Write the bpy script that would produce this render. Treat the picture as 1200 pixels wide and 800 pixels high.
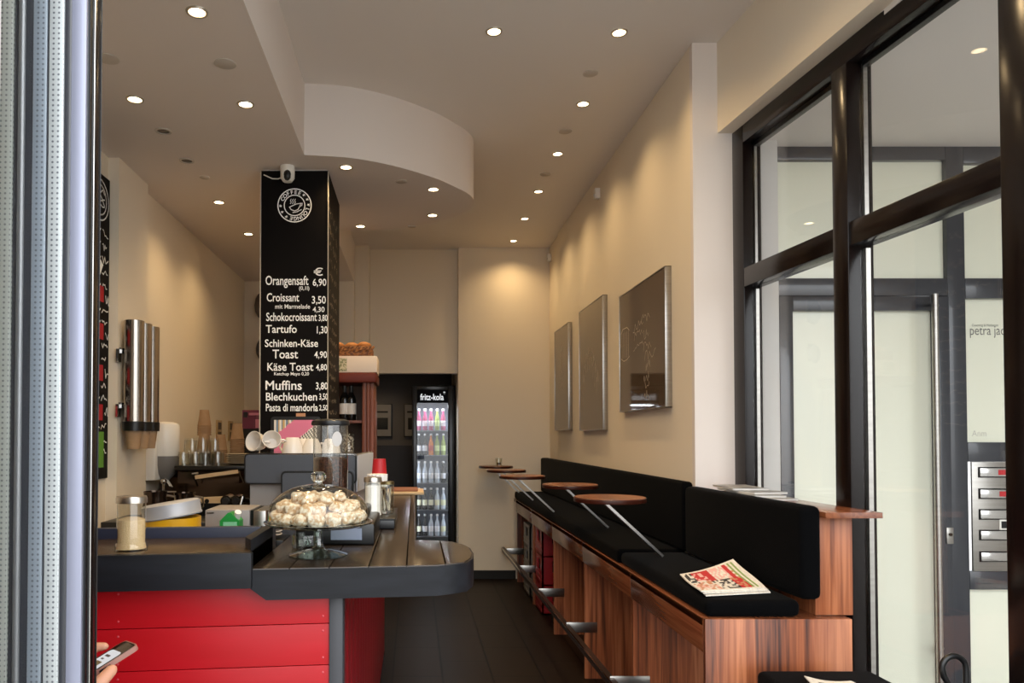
import bpy, bmesh, math, random
from mathutils import Vector, Matrix
random.seed(7)
R = math.radians
scn = bpy.context.scene
for o in list(bpy.data.objects): bpy.data.objects.remove(o)
COL = scn.collection

# ------------------------------------------------------------------ camera, world, exposure
cd = bpy.data.cameras.new('camera'); cam = bpy.data.objects.new('camera', cd); COL.objects.link(cam)
cam.location = (0, 0, 1.45)
PITCH = 1.2
cam.rotation_euler = (R(90 + PITCH), 0, 0)
cd.sensor_width = 36; cd.lens = 870 / 1200 * 36
cd.shift_x = (600 - 486) / 1200
cd.shift_y = (510 - 870 * math.tan(R(PITCH)) - 400) / 1200
cd.clip_start = 0.02
scn.camera = cam
scn.view_settings.view_transform = 'Standard'
scn.view_settings.look = 'None'
scn.view_settings.exposure = 0.05
scn.view_settings.gamma = 1.0
scn.view_settings.use_curve_mapping = False

SKY = 4.3
SPOT_W = 22
WARM = (1.0, 0.70, 0.36)
w = bpy.data.worlds.new('sky'); scn.world = w; w.use_nodes = True
nt = w.node_tree; nt.nodes.clear()
wo = nt.nodes.new('ShaderNodeOutputWorld'); wb = nt.nodes.new('ShaderNodeBackground')
tc = nt.nodes.new('ShaderNodeTexCoord'); sx = nt.nodes.new('ShaderNodeSeparateXYZ')
rp = nt.nodes.new('ShaderNodeValToRGB')
rp.color_ramp.elements[0].position = 0.40; rp.color_ramp.elements[0].color = (0.30, 0.29, 0.28, 1)
rp.color_ramp.elements[1].position = 0.62; rp.color_ramp.elements[1].color = (0.93, 0.97, 1.0, 1)
mm = nt.nodes.new('ShaderNodeMath'); mm.operation = 'MULTIPLY_ADD'
mm.inputs[1].default_value = .5; mm.inputs[2].default_value = .5
nt.links.new(tc.outputs['Generated'], sx.inputs[0]); nt.links.new(sx.outputs['Z'], mm.inputs[0])
nt.links.new(mm.outputs[0], rp.inputs[0]); nt.links.new(rp.outputs[0], wb.inputs['Color'])
wb.inputs['Strength'].default_value = SKY
nt.links.new(wb.outputs[0], wo.inputs[0])

# ------------------------------------------------------------------ materials
def lin(c):
    return tuple(((v / 255) / 12.92 if v / 255 <= .04045 else ((v / 255 + .055) / 1.055) ** 2.4) for v in c) + (1,)
MATS = {}
def mat(name, rgb, rough=.5, metal=0, bump=0, bscale=60, var=0, vscale=(6, 6, 6), rgb2=None, **kw):
    """principled material: rgb sRGB 0-255; var mixes towards rgb2 by stretched noise"""
    if name in MATS: return MATS[name]
    m = bpy.data.materials.new(name); m.use_nodes = True; n = m.node_tree
    b = n.nodes['Principled BSDF']
    b.inputs['Base Color'].default_value = lin(rgb); b.inputs['Roughness'].default_value = rough
    b.inputs['Metallic'].default_value = metal
    for k, v in kw.items(): b.inputs[k.replace('_', ' ')].default_value = v
    co = n.nodes.new('ShaderNodeTexCoord')
    if rgb2:
        mp = n.nodes.new('ShaderNodeMapping'); mp.inputs['Scale'].default_value = vscale
        nz = n.nodes.new('ShaderNodeTexNoise'); nz.inputs['Scale'].default_value = 1; nz.inputs['Detail'].default_value = 5
        cr = n.nodes.new('ShaderNodeValToRGB')
        cr.color_ramp.elements[0].position = .5 - var; cr.color_ramp.elements[1].position = .5 + var
        cr.color_ramp.elements[0].color = lin(rgb); cr.color_ramp.elements[1].color = lin(rgb2)
        n.links.new(co.outputs['Object'], mp.inputs[0]); n.links.new(mp.outputs[0], nz.inputs['Vector'])
        n.links.new(nz.outputs['Fac'], cr.inputs[0]); n.links.new(cr.outputs[0], b.inputs['Base Color'])
        if bump:
            bp = n.nodes.new('ShaderNodeBump'); bp.inputs['Strength'].default_value = bump; bp.inputs['Distance'].default_value = .002
            n.links.new(nz.outputs['Fac'], bp.inputs['Height']); n.links.new(bp.outputs[0], b.inputs['Normal'])
    elif bump:
        nz = n.nodes.new('ShaderNodeTexNoise'); nz.inputs['Scale'].default_value = bscale; nz.inputs['Detail'].default_value = 4
        bp = n.nodes.new('ShaderNodeBump'); bp.inputs['Strength'].default_value = bump; bp.inputs['Distance'].default_value = .002
        n.links.new(co.outputs['Object'], nz.inputs['Vector'])
        n.links.new(nz.outputs['Fac'], bp.inputs['Height']); n.links.new(bp.outputs[0], b.inputs['Normal'])
    MATS[name] = m
    return m
def emis(name, rgb, strength):
    if name in MATS: return MATS[name]
    m = mat(name, (0, 0, 0), .6); b = m.node_tree.nodes['Principled BSDF']
    b.inputs['Emission Color'].default_value = lin(rgb); b.inputs['Emission Strength'].default_value = strength
    return m
def glass(name, tint=(255, 255, 255), rough=0.0, gain=1.0, base=.04):
    """thin clear glass: transparent, with Fresnel reflection"""
    if name in MATS: return MATS[name]
    m = bpy.data.materials.new(name); m.use_nodes = True; n = m.node_tree; n.nodes.clear()
    out = n.nodes.new('ShaderNodeOutputMaterial'); mx = n.nodes.new('ShaderNodeMixShader')
    tr = n.nodes.new('ShaderNodeBsdfTransparent'); tr.inputs[0].default_value = lin(tint)
    gl = n.nodes.new('ShaderNodeBsdfGlossy'); gl.inputs['Roughness'].default_value = rough
    lw = n.nodes.new('ShaderNodeLayerWeight'); lw.inputs['Blend'].default_value = .5
    pw = n.nodes.new('ShaderNodeMath'); pw.operation = 'POWER'; pw.inputs[1].default_value = 5
    ml = n.nodes.new('ShaderNodeMath'); ml.operation = 'MULTIPLY_ADD'; ml.use_clamp = True
    ml.inputs[1].default_value = .96 * gain; ml.inputs[2].default_value = base * gain
    n.links.new(lw.outputs['Facing'], pw.inputs[0]); n.links.new(pw.outputs[0], ml.inputs[0]); n.links.new(ml.outputs[0], mx.inputs[0])
    n.links.new(tr.outputs[0], mx.inputs[1]); n.links.new(gl.outputs[0], mx.inputs[2]); n.links.new(mx.outputs[0], out.inputs[0])
    MATS[name] = m
    return m
def tile_floor():
    m = mat('dark floor tiles', (26, 21, 18), .45, Specular_IOR_Level=.1); n = m.node_tree; b = n.nodes['Principled BSDF']
    co = n.nodes.new('ShaderNodeTexCoord'); mp = n.nodes.new('ShaderNodeMapping')
    mp.inputs['Rotation'].default_value = (0, 0, R(90)); mp.inputs['Location'].default_value = (.0, .133, 0)
    br = n.nodes.new('ShaderNodeTexBrick'); br.inputs['Scale'].default_value = 1
    br.inputs['Brick Width'].default_value = .6; br.inputs['Row Height'].default_value = .3
    br.inputs['Mortar Size'].default_value = .006; br.inputs['Color1'].default_value = lin((36, 27, 20))
    br.inputs['Color2'].default_value = lin((30, 22, 17)); br.inputs['Mortar'].default_value = lin((5, 4, 4))
    n.links.new(co.outputs['Object'], mp.inputs[0]); n.links.new(mp.outputs[0], br.inputs['Vector'])
    n.links.new(br.outputs['Color'], b.inputs['Base Color'])
    bp = n.nodes.new('ShaderNodeBump'); bp.inputs['Strength'].default_value = .4; bp.inputs['Distance'].default_value = .003; bp.invert = True
    n.links.new(br.outputs['Fac'], bp.inputs['Height']); n.links.new(bp.outputs[0], b.inputs['Normal'])
    return m
def dotted(name, rgb, dot, pitch):
    """perforated aluminium spacer bar: rows of small dark holes"""
    m = mat(name, rgb, .35, .3); n = m.node_tree; b = n.nodes['Principled BSDF']
    co = n.nodes.new('ShaderNodeTexCoord'); vo = n.nodes.new('ShaderNodeTexVoronoi')
    vo.inputs['Scale'].default_value = 1 / pitch; vo.inputs['Randomness'].default_value = 0
    cr = n.nodes.new('ShaderNodeValToRGB'); cr.color_ramp.elements[0].position = .28; cr.color_ramp.elements[1].position = .36
    cr.color_ramp.elements[0].color = lin(dot); cr.color_ramp.elements[1].color = lin(rgb)
    n.links.new(co.outputs['Object'], vo.inputs['Vector']); n.links.new(vo.outputs['Distance'], cr.inputs[0])
    n.links.new(cr.outputs[0], b.inputs['Base Color'])
    return m

def wood(name, dark, mid, light, rough, axis='z', f=1.0):
    m = mat(name, mid, rough); n = m.node_tree; b = n.nodes['Principled BSDF']
    co = n.nodes.new('ShaderNodeTexCoord')
    def nz(a, l, det):
        mp = n.nodes.new('ShaderNodeMapping'); sc = {'z': (a, a, l), 'y': (a, l, a), 'x': (l, a, a)}[axis]
        mp.inputs['Scale'].default_value = [q * f for q in sc]
        t = n.nodes.new('ShaderNodeTexNoise'); t.inputs['Scale'].default_value = 1; t.inputs['Detail'].default_value = det; t.inputs['Distortion'].default_value = .6
        n.links.new(co.outputs['Object'], mp.inputs[0]); n.links.new(mp.outputs[0], t.inputs['Vector']); return t
    a = nz(5, .35, 2); c = nz(55, 1.6, 6)
    mx = n.nodes.new('ShaderNodeMath'); mx.operation = 'MULTIPLY_ADD'; mx.inputs[1].default_value = .46
    ml = n.nodes.new('ShaderNodeMath'); ml.operation = 'MULTIPLY'; ml.inputs[1].default_value = .54
    n.links.new(a.outputs['Fac'], ml.inputs[0]); n.links.new(c.outputs['Fac'], mx.inputs[0]); n.links.new(ml.outputs[0], mx.inputs[2])
    cr = n.nodes.new('ShaderNodeValToRGB'); e = cr.color_ramp.elements
    e[0].position = .36; e[0].color = lin(dark); e[1].position = .64; e[1].color = lin(light)
    k = e.new(.47); k.color = lin(mid)
    n.links.new(mx.outputs[0], cr.inputs[0]); n.links.new(cr.outputs[0], b.inputs['Base Color'])
    return m
WALL = mat('cream wall paint', (230, 218, 198), .75, bump=.12, bscale=160)
CEIL = mat('ceiling paint', (228, 221, 214), .8, bump=.06, bscale=120)
WHITE = mat('plaster and daylit paint', (226, 216, 208), .75, bump=.1, bscale=150)
FLOOR = tile_floor()
WALNUT = wood('walnut laminate', (66, 31, 18), (144, 79, 46), (196, 124, 82), .34, 'z')
WALNUTH = wood('walnut laminate lengthwise', (56, 28, 17), (104, 56, 34), (138, 82, 52), .2, 'y')
REDWOOD = wood('reddish cabinet wood', (60, 26, 15), (98, 46, 26), (126, 64, 38), .5, 'z', 1.5)
TABLEW = wood('varnished table wood', (84, 44, 26), (124, 70, 42), (156, 94, 60), .26, 'y', 1.5)
EDGEW = mat('dark table edge', (58, 24, 14), .3)
VELVET = mat('black velvet', (3, 3, 4), .95, bump=.5, bscale=200, Specular_IOR_Level=.08, Sheen_Weight=.015, Sheen_Roughness=.35)
BLACKW = mat('black painted wood', (12, 13, 17), .42, rgb2=(26, 28, 34), var=.25, vscale=(1.5, 40, 40), bump=.25, Specular_IOR_Level=.28)
TOPW = mat('dark varnished counter planks', (34, 26, 20), .24, rgb2=(58, 46, 36), var=.25, vscale=(30, 1.5, 30), bump=.1)
TOPWX = mat('dark varnished raised top', (40, 30, 20), .26, rgb2=(74, 56, 36), var=.25, vscale=(1.5, 40, 30), bump=.1)
RED = mat('red painted boards', (168, 5, 16), .36, rgb2=(178, 9, 24), var=.3, vscale=(2, 30, 30), bump=.12, Specular_IOR_Level=.32)
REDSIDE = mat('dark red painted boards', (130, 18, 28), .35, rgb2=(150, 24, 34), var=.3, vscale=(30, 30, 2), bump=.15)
BOARD = mat('chalkboard black', (12, 8, 7), .6, bump=.05, bscale=90, Specular_IOR_Level=.1)
CHALK = mat('white chalk', (252, 252, 250), .9)
CHALKR = mat('red chalk', (170, 24, 34), .9)
CHALKG = mat('green chalk', (96, 150, 50), .9)
FRAMEB = mat('dark brown coated aluminium', (20, 13, 11), .2, .0, Specular_IOR_Level=.35)
FRAMEG = mat('dark grey blue coated aluminium', (52, 54, 60), .25, .0, Coat_Weight=.5)
LAV = mat('skylit grey blue aluminium', (146, 149, 168), .3, .35)
STEEL = mat('brushed steel', (182, 178, 172), .3, 1, rgb2=(160, 156, 150), var=.3, vscale=(3, 3, 90))
CHROME = mat('polished chrome', (205, 203, 200), .12, 1)
DCHROME = mat('smoky chrome', (70, 58, 50), .16, .9)
BLACK = mat('black plastic', (14, 14, 15), .35)
MBLACK = mat('matt black', (16, 16, 17), .7)
GREYP = mat('slate grey panel', (74, 78, 86), .4)
GREYM = mat('grey metal sheet', (150, 144, 140), .45, .2)
WPLAST = mat('white plastic', (235, 230, 220), .35)
CERAM = mat('white glazed porcelain', (220, 213, 204), .18)
KRAFT = mat('brown kraft paper', (158, 126, 94), .75, rgb2=(170, 138, 104), var=.3, vscale=(40, 40, 40))
SMOKE = mat('smoky plastic cover', (120, 116, 112), .3)
PANE = glass('window glass')
CLEAR = glass('clear glassware', (250, 251, 248), gain=1.8)
GREENGL = glass('pale green glass', (240, 250, 244), gain=2.2, base=.06)
FROST = mat('cream frosted foil', (238, 238, 218), .25, Coat_Weight=.6)
CONCR = mat('street paving', (150, 148, 144), .8, bump=.3, bscale=30)
STUCCO = mat('outside stucco', (206, 203, 198), .85, bump=.2, bscale=120)
LAMP = emis('lit lamp', (255, 226, 178), 14)
RIM = mat('lamp trim', (190, 180, 166), .3, .7)
COVER = mat('blank cover', (198, 189, 178), .7)

# ------------------------------------------------------------------ mesh builder
ORG = {}
class MB:
    def __init__(s, M=None): s.bm = bmesh.new(); s.M = M or Matrix(); s.mi = 0
    def _new(s, vs, fs):
        bv = [s.bm.verts.new(s.M @ Vector(v)) for v in vs]
        for f in fs:
            try: s.bm.faces.new([bv[i] for i in f]).material_index = s.mi
            except ValueError: pass
        return bv
    def box(s, x0, x1, y0, y1, z0, z1, b=0, seg=2):
        vs = [(x, y, z) for x in (x0, x1) for y in (y0, y1) for z in (z0, z1)]
        bv = s._new(vs, [(0, 1, 3, 2), (4, 6, 7, 5), (0, 4, 5, 1), (2, 3, 7, 6), (0, 2, 6, 4), (1, 5, 7, 3)])
        if b:
            es = list({e for v in bv for e in v.link_edges})
            r = bmesh.ops.bevel(s.bm, geom=es, offset=b, segments=seg, affect='EDGES', profile=.5)
            for f in r['faces']: f.material_index = s.mi
        return s
    def prism(s, poly, z0, z1, b=0):
        n = len(poly)
        vs = [(p[0], p[1], z0) for p in poly] + [(p[0], p[1], z1) for p in poly]
        fs = [tuple(range(n))[::-1], tuple(range(n, 2 * n))] + [(i, (i + 1) % n, n + (i + 1) % n, n + i) for i in range(n)]
        bv = s._new(vs, fs)
        if b:
            es = [e for e in {e for v in bv[n:] for e in v.link_edges} if all(v in bv[n:] for v in e.verts)]
            bmesh.ops.bevel(s.bm, geom=es, offset=b, segments=2, affect='EDGES', profile=.5)
        return s
    def prismY(s, poly, y0, y1):
        """poly in x,z pushed along y"""
        n = len(poly)
        vs = [(p[0], y0, p[1]) for p in poly] + [(p[0], y1, p[1]) for p in poly]
        s._new(vs, [tuple(range(n)), tuple(range(n, 2 * n))[::-1]] + [(i, n + i, n + (i + 1) % n, (i + 1) % n) for i in range(n)])
        return s
    def lathe(s, prof, c=(0, 0, 0), seg=28, sx=1, sy=1, flute=0, nfl=0):
        rings = []
        vs = []; fs = []
        for r, z in prof:
            ring = []
            for k in range(seg):
                a = 2 * math.pi * k / seg
                rr = max(r, 1e-5) * (1 + (flute * math.cos(a * nfl) if nfl else 0))
                ring.append(len(vs)); vs.append((c[0] + rr * math.cos(a) * sx, c[1] + rr * math.sin(a) * sy, c[2] + z))
            rings.append(ring)
        for i in range(len(rings) - 1):
            for k in range(seg):
                k2 = (k + 1) % seg
                fs.append((rings[i][k], rings[i][k2], rings[i + 1][k2], rings[i + 1][k]))
        if prof[0][0] > 1e-4: fs.append(tuple(rings[0])[::-1])
        if prof[-1][0] > 1e-4: fs.append(tuple(rings[-1]))
        s._new(vs, fs); return s
    def shell(s, prof, c=(0, 0, 0), seg=28, **k):
        """open lathe, no caps"""
        p = list(prof)
        vs = []; fs = []
        for r, z in p:
            for q in range(seg):
                a = 2 * math.pi * q / seg
                vs.append((c[0] + r * math.cos(a), c[1] + r * math.sin(a), c[2] + z))
        for i in range(len(p) - 1):
            for q in range(seg):
                q2 = (q + 1) % seg
                fs.append((i * seg + q, i * seg + q2, (i + 1) * seg + q2, (i + 1) * seg + q))
        s._new(vs, fs); return s
    def cyl(s, p0, p1, r0, r1=None, seg=16):
        return s.tube([p0, p1], r0, seg, r1)
    def tube(s, pts, r, seg=10, r1=None):
        pts = [Vector(p) for p in pts]; n = len(pts); vs = []; fs = []
        up = None
        for i, p in enumerate(pts):
            t = (pts[min(i + 1, n - 1)] - pts[max(i - 1, 0)]).normalized()
            if up is None:
                up = t.orthogonal().normalized()
            else:
                up = (up - t * up.dot(t)).normalized()
            sd = t.cross(up)
            rr = r if r1 is None else r + (r1 - r) * i / (n - 1)
            if isinstance(r, (list, tuple)): rr = r[i]
            for k in range(seg):
                a = 2 * math.pi * k / seg
                vs.append(p + (up * math.cos(a) + sd * math.sin(a)) * rr)
        for i in range(n - 1):
            for k in range(seg):
                k2 = (k + 1) % seg
                fs.append((i * seg + k, i * seg + k2, (i + 1) * seg + k2, (i + 1) * seg + k))
        fs.append(tuple(range(seg))[::-1]); fs.append(tuple((n - 1) * seg + k for k in range(seg)))
        s._new(vs, fs); return s
    def bar(s, p0, p1, wd, th, up=(0, 1, 0)):
        """flat bar from p0 to p1, wd wide along 'up', th thick"""
        p0 = Vector(p0); p1 = Vector(p1); t = (p1 - p0).normalized(); u = Vector(up); u = (u - t * u.dot(t)).normalized(); n = t.cross(u)
        vs = [p + u * a * wd / 2 + n * b_ * th / 2 for p in (p0, p1) for a in (-1, 1) for b_ in (-1, 1)]
        s._new(vs, [(0, 1, 3, 2), (4, 6, 7, 5), (0, 4, 5, 1), (2, 3, 7, 6), (0, 2, 6, 4), (1, 5, 7, 3)]); return s
    def ball(s, c, rx, ry=None, rz=None, sub=2, lump=0, seed=0):
        ry = ry or rx; rz = rz or rx
        r = bmesh.ops.create_icosphere(s.bm, subdivisions=sub, radius=1)
        rnd = random.Random(seed)
        ph = [rnd.uniform(0, 6) for _ in range(6)]
        for v in r['verts']:
            k = 1 + lump * (math.sin(v.co.x * 5 + ph[0]) + math.sin(v.co.y * 6 + ph[1]) + math.sin(v.co.z * 5 + ph[2]) + .6 * math.sin(11 * v.co.x + ph[3]) * math.sin(12 * v.co.y + ph[4]))
            v.co = s.M @ Vector((c[0] + v.co.x * rx * k, c[1] + v.co.y * ry * k, c[2] + v.co.z * rz * k))
        for v in r['verts']:
            for f in v.link_faces: f.material_index = s.mi
        return s
    def mesh(s, vf, M): s._new([M @ Vector(v) for v in vf[0]], vf[1]); return s
    def stroke(s, pts, wd, M, off=.0008):
        """flat chalk line along 2-D points placed by M (x right, y up, z out)"""
        for a, b in zip(pts, pts[1:]):
            a = Vector((a[0], a[1])); b = Vector((b[0], b[1])); d = b - a
            if d.length < 1e-6: continue
            d.normalize(); n = Vector((-d.y, d.x)) * wd / 2; e = d * wd * .4
            q = [a - e - n, b + e - n, b + e + n, a - e + n]
            s._new([M @ Vector((p.x, p.y, off)) for p in q], [(0, 1, 2, 3)])
        return s
    def build(s, name, m, parent=None, smooth=True, ang=35, origin=None, flip=True):
        bm = s.bm
        bmesh.ops.recalc_face_normals(bm, faces=bm.faces)
        og = ORG.get(parent.name) if parent else None
        if og is None: og = Vector(origin or (0, 0, 0))
        for v in bm.verts: v.co -= og
        me = bpy.data.meshes.new(name); bm.to_mesh(me); bm.free()
        for x in (m if isinstance(m, (list, tuple)) else [m]): me.materials.append(x)
        if smooth:
            me.polygons.foreach_set('use_smooth', [True] * len(me.polygons)); me.set_sharp_from_angle(angle=R(ang))
        o = bpy.data.objects.new(name, me); COL.objects.link(o)
        if parent: o.parent = parent
        else: o.location = og
        ORG[o.name] = og
        return o
def tag(o, label, cat, group=None):
    o['label'] = label; o['category'] = cat
    if group: o['group'] = group
    return o
def thing(name, label, cat, loc, group=None):
    o = bpy.data.objects.new(name, None); COL.objects.link(o); o.location = loc; o.empty_display_size = .1
    ORG[o.name] = Vector(loc)
    return tag(o, label, cat, group)
def struct(o): o['kind'] = 'structure'; return o
def sempty(name, loc=(0, 0, 0)):
    o = bpy.data.objects.new(name, None); COL.objects.link(o); o.location = loc; ORG[o.name] = Vector(loc); o['kind'] = 'structure'
    return o
def kids(o): return [c for c in bpy.data.objects if c.parent == o]
def copy_tree(o, loc=None, label=None, rz=None, parent=None, group=None):
    c = o.copy(); COL.objects.link(c)
    if parent: c.parent = parent
    if loc is not None: c.location = loc
    if rz is not None: c.rotation_euler = (0, 0, rz)
    if label: c['label'] = label
    if group: c['group'] = group
    for ch in kids(o): copy_tree(ch, parent=c)
    return c
_tx = {}
def text_vf(body, off=0.0, shear=0):
    k = (body, off, shear)
    if k in _tx: return _tx[k]
    cu = bpy.data.curves.new('t', 'FONT'); cu.body = body; cu.size = 1; cu.offset = off; cu.shear = shear; cu.resolution_u = 3
    o = bpy.data.objects.new('t', cu); COL.objects.link(o)
    dg = bpy.context.evaluated_depsgraph_get(); me = o.evaluated_get(dg).to_mesh()
    vs = [tuple(v.co) for v in me.vertices]; fs = [tuple(p.vertices) for p in me.polygons]
    o.evaluated_get(dg).to_mesh_clear(); bpy.data.objects.remove(o); bpy.data.curves.remove(cu)
    _tx[k] = (vs, fs); return _tx[k]
CAPH = None
def put_text(mb, body, x0, x1, base, cap, M, off=.01, out=.001, shear=0):
    """fit the text between x0 and x1 with its baseline and capital height in the plane given by M"""
    global CAPH
    if CAPH is None: CAPH = max(v[1] for v in text_vf('H')[0])
    vs, fs = text_vf(body, off, shear)
    a = min(v[0] for v in vs); b = max(v[0] for v in vs)
    sxx = (x1 - x0) / (b - a); sy = cap / CAPH
    mb.mesh(([((v[0] - a) * sxx + x0, v[1] * sy + base, out) for v in vs], fs), M)
def plane(o, ux, uy):
    ux = Vector(ux).normalized(); uy = Vector(uy).normalized(); n = ux.cross(uy)
    M = Matrix((ux, uy, n)).transposed().to_4x4(); M.translation = Vector(o); return M

# ------------------------------------------------------------------ room shell
ZC, ZL = 3.365, 2.972                       # high and low ceiling
XR, XL = 1.355, -1.68
def sbox(name, m, *boxes):
    mb = MB()
    for b in boxes: mb.box(*b)
    return struct(mb.build(name, m, smooth=False))
sbox('floor', FLOOR, (-2.2, 1.95, 1.05, 9.2, -.12, 0))
sbox('floor_street', CONCR, (-12, 14, -12, 1.05, -.14, -.01), (1.95, 4.0, 1.05, 3.7, -.14, -.01))
# window line: from the pier towards the street, opening outwards a little
WD = Vector((.0711, -.9975, 0)); WN = Vector((.9975, .0711, 0)); W0 = Vector((1.589, 3.6, 0))
WM = Matrix((WD, WN, (0, 0, 1))).transposed().to_4x4(); WM.translation = W0
sbox('ceiling', CEIL, (-.6, 2.2, .9, 9.2, ZC, ZC + .12))
# lowered ceiling with the round bay
bay = [(-.6, 4.0), (-.363, 4.04), (-.172, 4.13), (-.05, 4.215), (.05, 4.30), (.15, 4.395), (.244, 4.515), (.32, 4.62), (.368, 4.72), (.386, 4.82),
       (.38, 4.92), (.345, 5.03), (.278, 5.14), (.133, 5.28), (-.02, 5.38), (-.2, 5.45), (-.38, 5.475), (-.6, 5.48)]
def smooth_poly(p, n=3):
    out = []
    for i in range(len(p) - 1):
        p0 = p[max(i - 1, 0)]; p1 = p[i]; p2 = p[i + 1]; p3 = p[min(i + 2, len(p) - 1)]
        for k in range(n):
            t = k / n
            out.append(tuple(.5 * (2 * p1[j] + (p2[j] - p0[j]) * t + (2 * p0[j] - 5 * p1[j] + 4 * p2[j] - p3[j]) * t * t + (3 * p1[j] - p0[j] - 3 * p2[j] + p3[j]) * t ** 3) for j in (0, 1)))
    return out + [p[-1]]
lp = [(-1.75, .9), (-.6, .9)] + smooth_poly(bay) + [(-.6, 7.45), (-1.75, 7.45)]
struct(MB().prism(lp, ZL, ZC + .1).build('ceiling_lowered', WHITE, ang=50))
sbox('wall_left', WALL, (-1.85, XL, .9, 7.45, 0, ZL), (XL, -1.62, 4.04, 4.48, 0, ZL), (-1.85, -.6, 7.3, 7.45, 0, ZL))
sbox('wall_back', WALL, (.445, 1.5, 7.55, 9.0, 0, ZC), (-.6, .445, 7.62, 7.74, 2.09, ZC), (-1.0, -.46, 7.45, 7.74, 0, ZC))
sbox('wall_right', WALL, (XR, 1.6, 3.6, 7.0, 0, ZC), (XR + .02, 1.6, 7.0, 7.56, 0, ZC))
mbp = MB().box(XR - .002, 1.60, 3.585, 3.62, 0, ZC)
struct(mbp.build('wall_pier', WHITE, smooth=False))  # same paint as the wall; daylight's whiter tone is put into the colour
# header over the side window
mbh = MB(WM); mbh.box(0, 2.7, -.115, .12, 2.92, ZC)
struct(mbh.build('wall_header', WALL, smooth=False))
sbox('wall_front', STUCCO, (-2.4, -.62, .95, 1.1, 0, 3.6), (-.62, 1.8, .95, 1.1, 3.25, 3.6))
sbox('wall_outside', STUCCO, (-12, -2.2, .95, 1.1, 0, 8), (-12, 14, .95, 1.1, 3.6, 8), (4.0, 14, .95, 1.1, 0, 8))
BACKROOM = mat('dark grey paint', (86, 82, 82), .8)
WAINS = mat('near black wainscot', (26, 16, 14), .5)
sbox('wall_passage', BACKROOM, (-1.0, .45, 8.9, 9.02, 1.33, 2.4), (-1.02, -.98, 7.74, 9, 0, 2.4), (-1.0, .46, 7.74, 9.0, 2.3, 2.4))
sbox('trim_1', WAINS, (-.98, .445, 8.885, 8.93, 0, 1.33))
sbox('baseboard_back', MBLACK, (.445, 1.02, 7.535, 7.55, 0, .085))
# ------------------------------------------------------------------ side window (window_1)
win = sempty('window_1', W0)
def wbox(name, m, *bs, b=.004):
    mb = MB(WM)
    for q in bs: mb.box(*q, b=b)
    return mb.build(name, m, win)
wbox('window_frame', FRAMEB, (0, .11, -.045, .045, 0, 2.92), (1.525, 1.66, -.05, .05, 0, 2.92), (.11, 1.525, -.045, .045, 2.835, 2.92), (.11, 1.525, -.045, .045, 0, .09))
wbox('mullion', FRAMEB, (.78, .87, -.05, .05, .09, 2.835))
wbox('transom_bar', FRAMEB, (.11, .78, -.045, .045, 2.15, 2.24), (.87, 1.525, -.045, .045, 2.15, 2.24))
wbox('glazing_bead', STEEL, (.112, .122, .008, .024, .1, 2.14), (.87, .883, .010, .028, .1, 2.14), (.112, .12, .008, .02, 2.25, 2.83), (.87, .88, .01, .026, 2.25, 2.83), b=0)
wbox('glazing_bead', BLACK, (.122, .78, .004, .03, 2.815, 2.835), (.883, 1.525, .004, .03, 2.815, 2.835), b=0)
for q in ((.11, .78, .09, 2.15), (.87, 1.525, .09, 2.15), (.11, .78, 2.24, 2.835), (.87, 1.525, 2.24, 2.835)):
    wbox('window_pane', PANE, (q[0], q[1], -.003, .003, q[2], q[3]), b=0)
wbox('door_stile', FRAMEG, (1.68, 1.78, -.05, .05, 0, 2.92), (1.80, 1.86, -.045, .045, 0, 2.92))
# ------------------------------------------------------------------ entrance niche of the house seen through the window
NY = 3.7; K = NY / 870
def NX(x): return (x - 486) * K
def NZ(y): return 1.45 + (510 - y) * K
sbox('ceiling_niche', CEIL, (1.62, 4.2, 1.1, 3.75, 2.90, 3.0))
sbox('wall_niche', STUCCO, (1.60, NX(905), 3.62, 3.85, 0, 2.9), (4.0, 4.15, 1.05, 3.8, 0, 2.9), (3.15, 4.0, 3.7, 3.85, 0, 2.9))
dn = sempty('door_1', (NX(1000), NY, 0))
def nbox(name, m, *bs, y0=0, y1=.06, b=.004, par=None):
    mb = MB()
    for (xa, xb, ya, yb) in bs: mb.box(NX(xa), NX(xb), NY + y0, NY + y1, NZ(yb), NZ(ya), b=b)
    return mb.build(name, m, par or dn)
yF = 510 + 1.45 / K
nbox('door_frame', FRAMEG, (905, 912, 170, yF), (912, 1113, 167, 185), (912, 1113, 325, 346), (1113, 1134, 167, yF), (1134, 1200, 167, 189), (1134, 1200, 325, 349), (1134, 1200, 518, 541), (1134, 1200, 668, 690), (1134, 1200, yF - 30, yF), y1=.07)
nbox('door_leaf', FRAMEG, (913, 929, 347, yF - 3), (929, 1095, 347, 364), (1095, 1112, 347, yF - 3), (929, 1095, yF - 30, yF - 3), y0=-.015, y1=.05)
nbox('frosted_pane', FROST, (912, 1113, 185, 325), y0=.03, y1=.04, b=0)
nbox('frosted_pane', FROST, (1134, 1200, 189, 325), y0=.03, y1=.04, b=0)
nbox('frosted_pane', FROST, (929, 1095, 364, yF - 30), y0=.02, y1=.03, b=0)
nbox('frosted_pane', FROST, (1134, 1200, 349, 518), y0=.03, y1=.04, b=0)
nbox('frosted_pane', FROST, (1134, 1200, 690, yF - 30), y0=.03, y1=.04, b=0)
hx = NX(1086)
hm = MB(); hm.cyl((hx, NY - .07, .25), (hx, NY - .07, NZ(347)), .015)
for z in (.4, NZ(358)): hm.cyl((hx, NY - .07, z), (NX(1098), NY - .01, z), .011)
hm.build('pull_handle', STEEL, dn)
nbox('lock_plate', STEEL, (1104, 1112, 617, 636), y0=-.022, y1=-.012, b=.002)
MB().cyl((NX(1108), NY - .028, NZ(625)), (NX(1108), NY - .02, NZ(625)), .008).build('lock_cylinder', DCHROME, dn)
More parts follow.
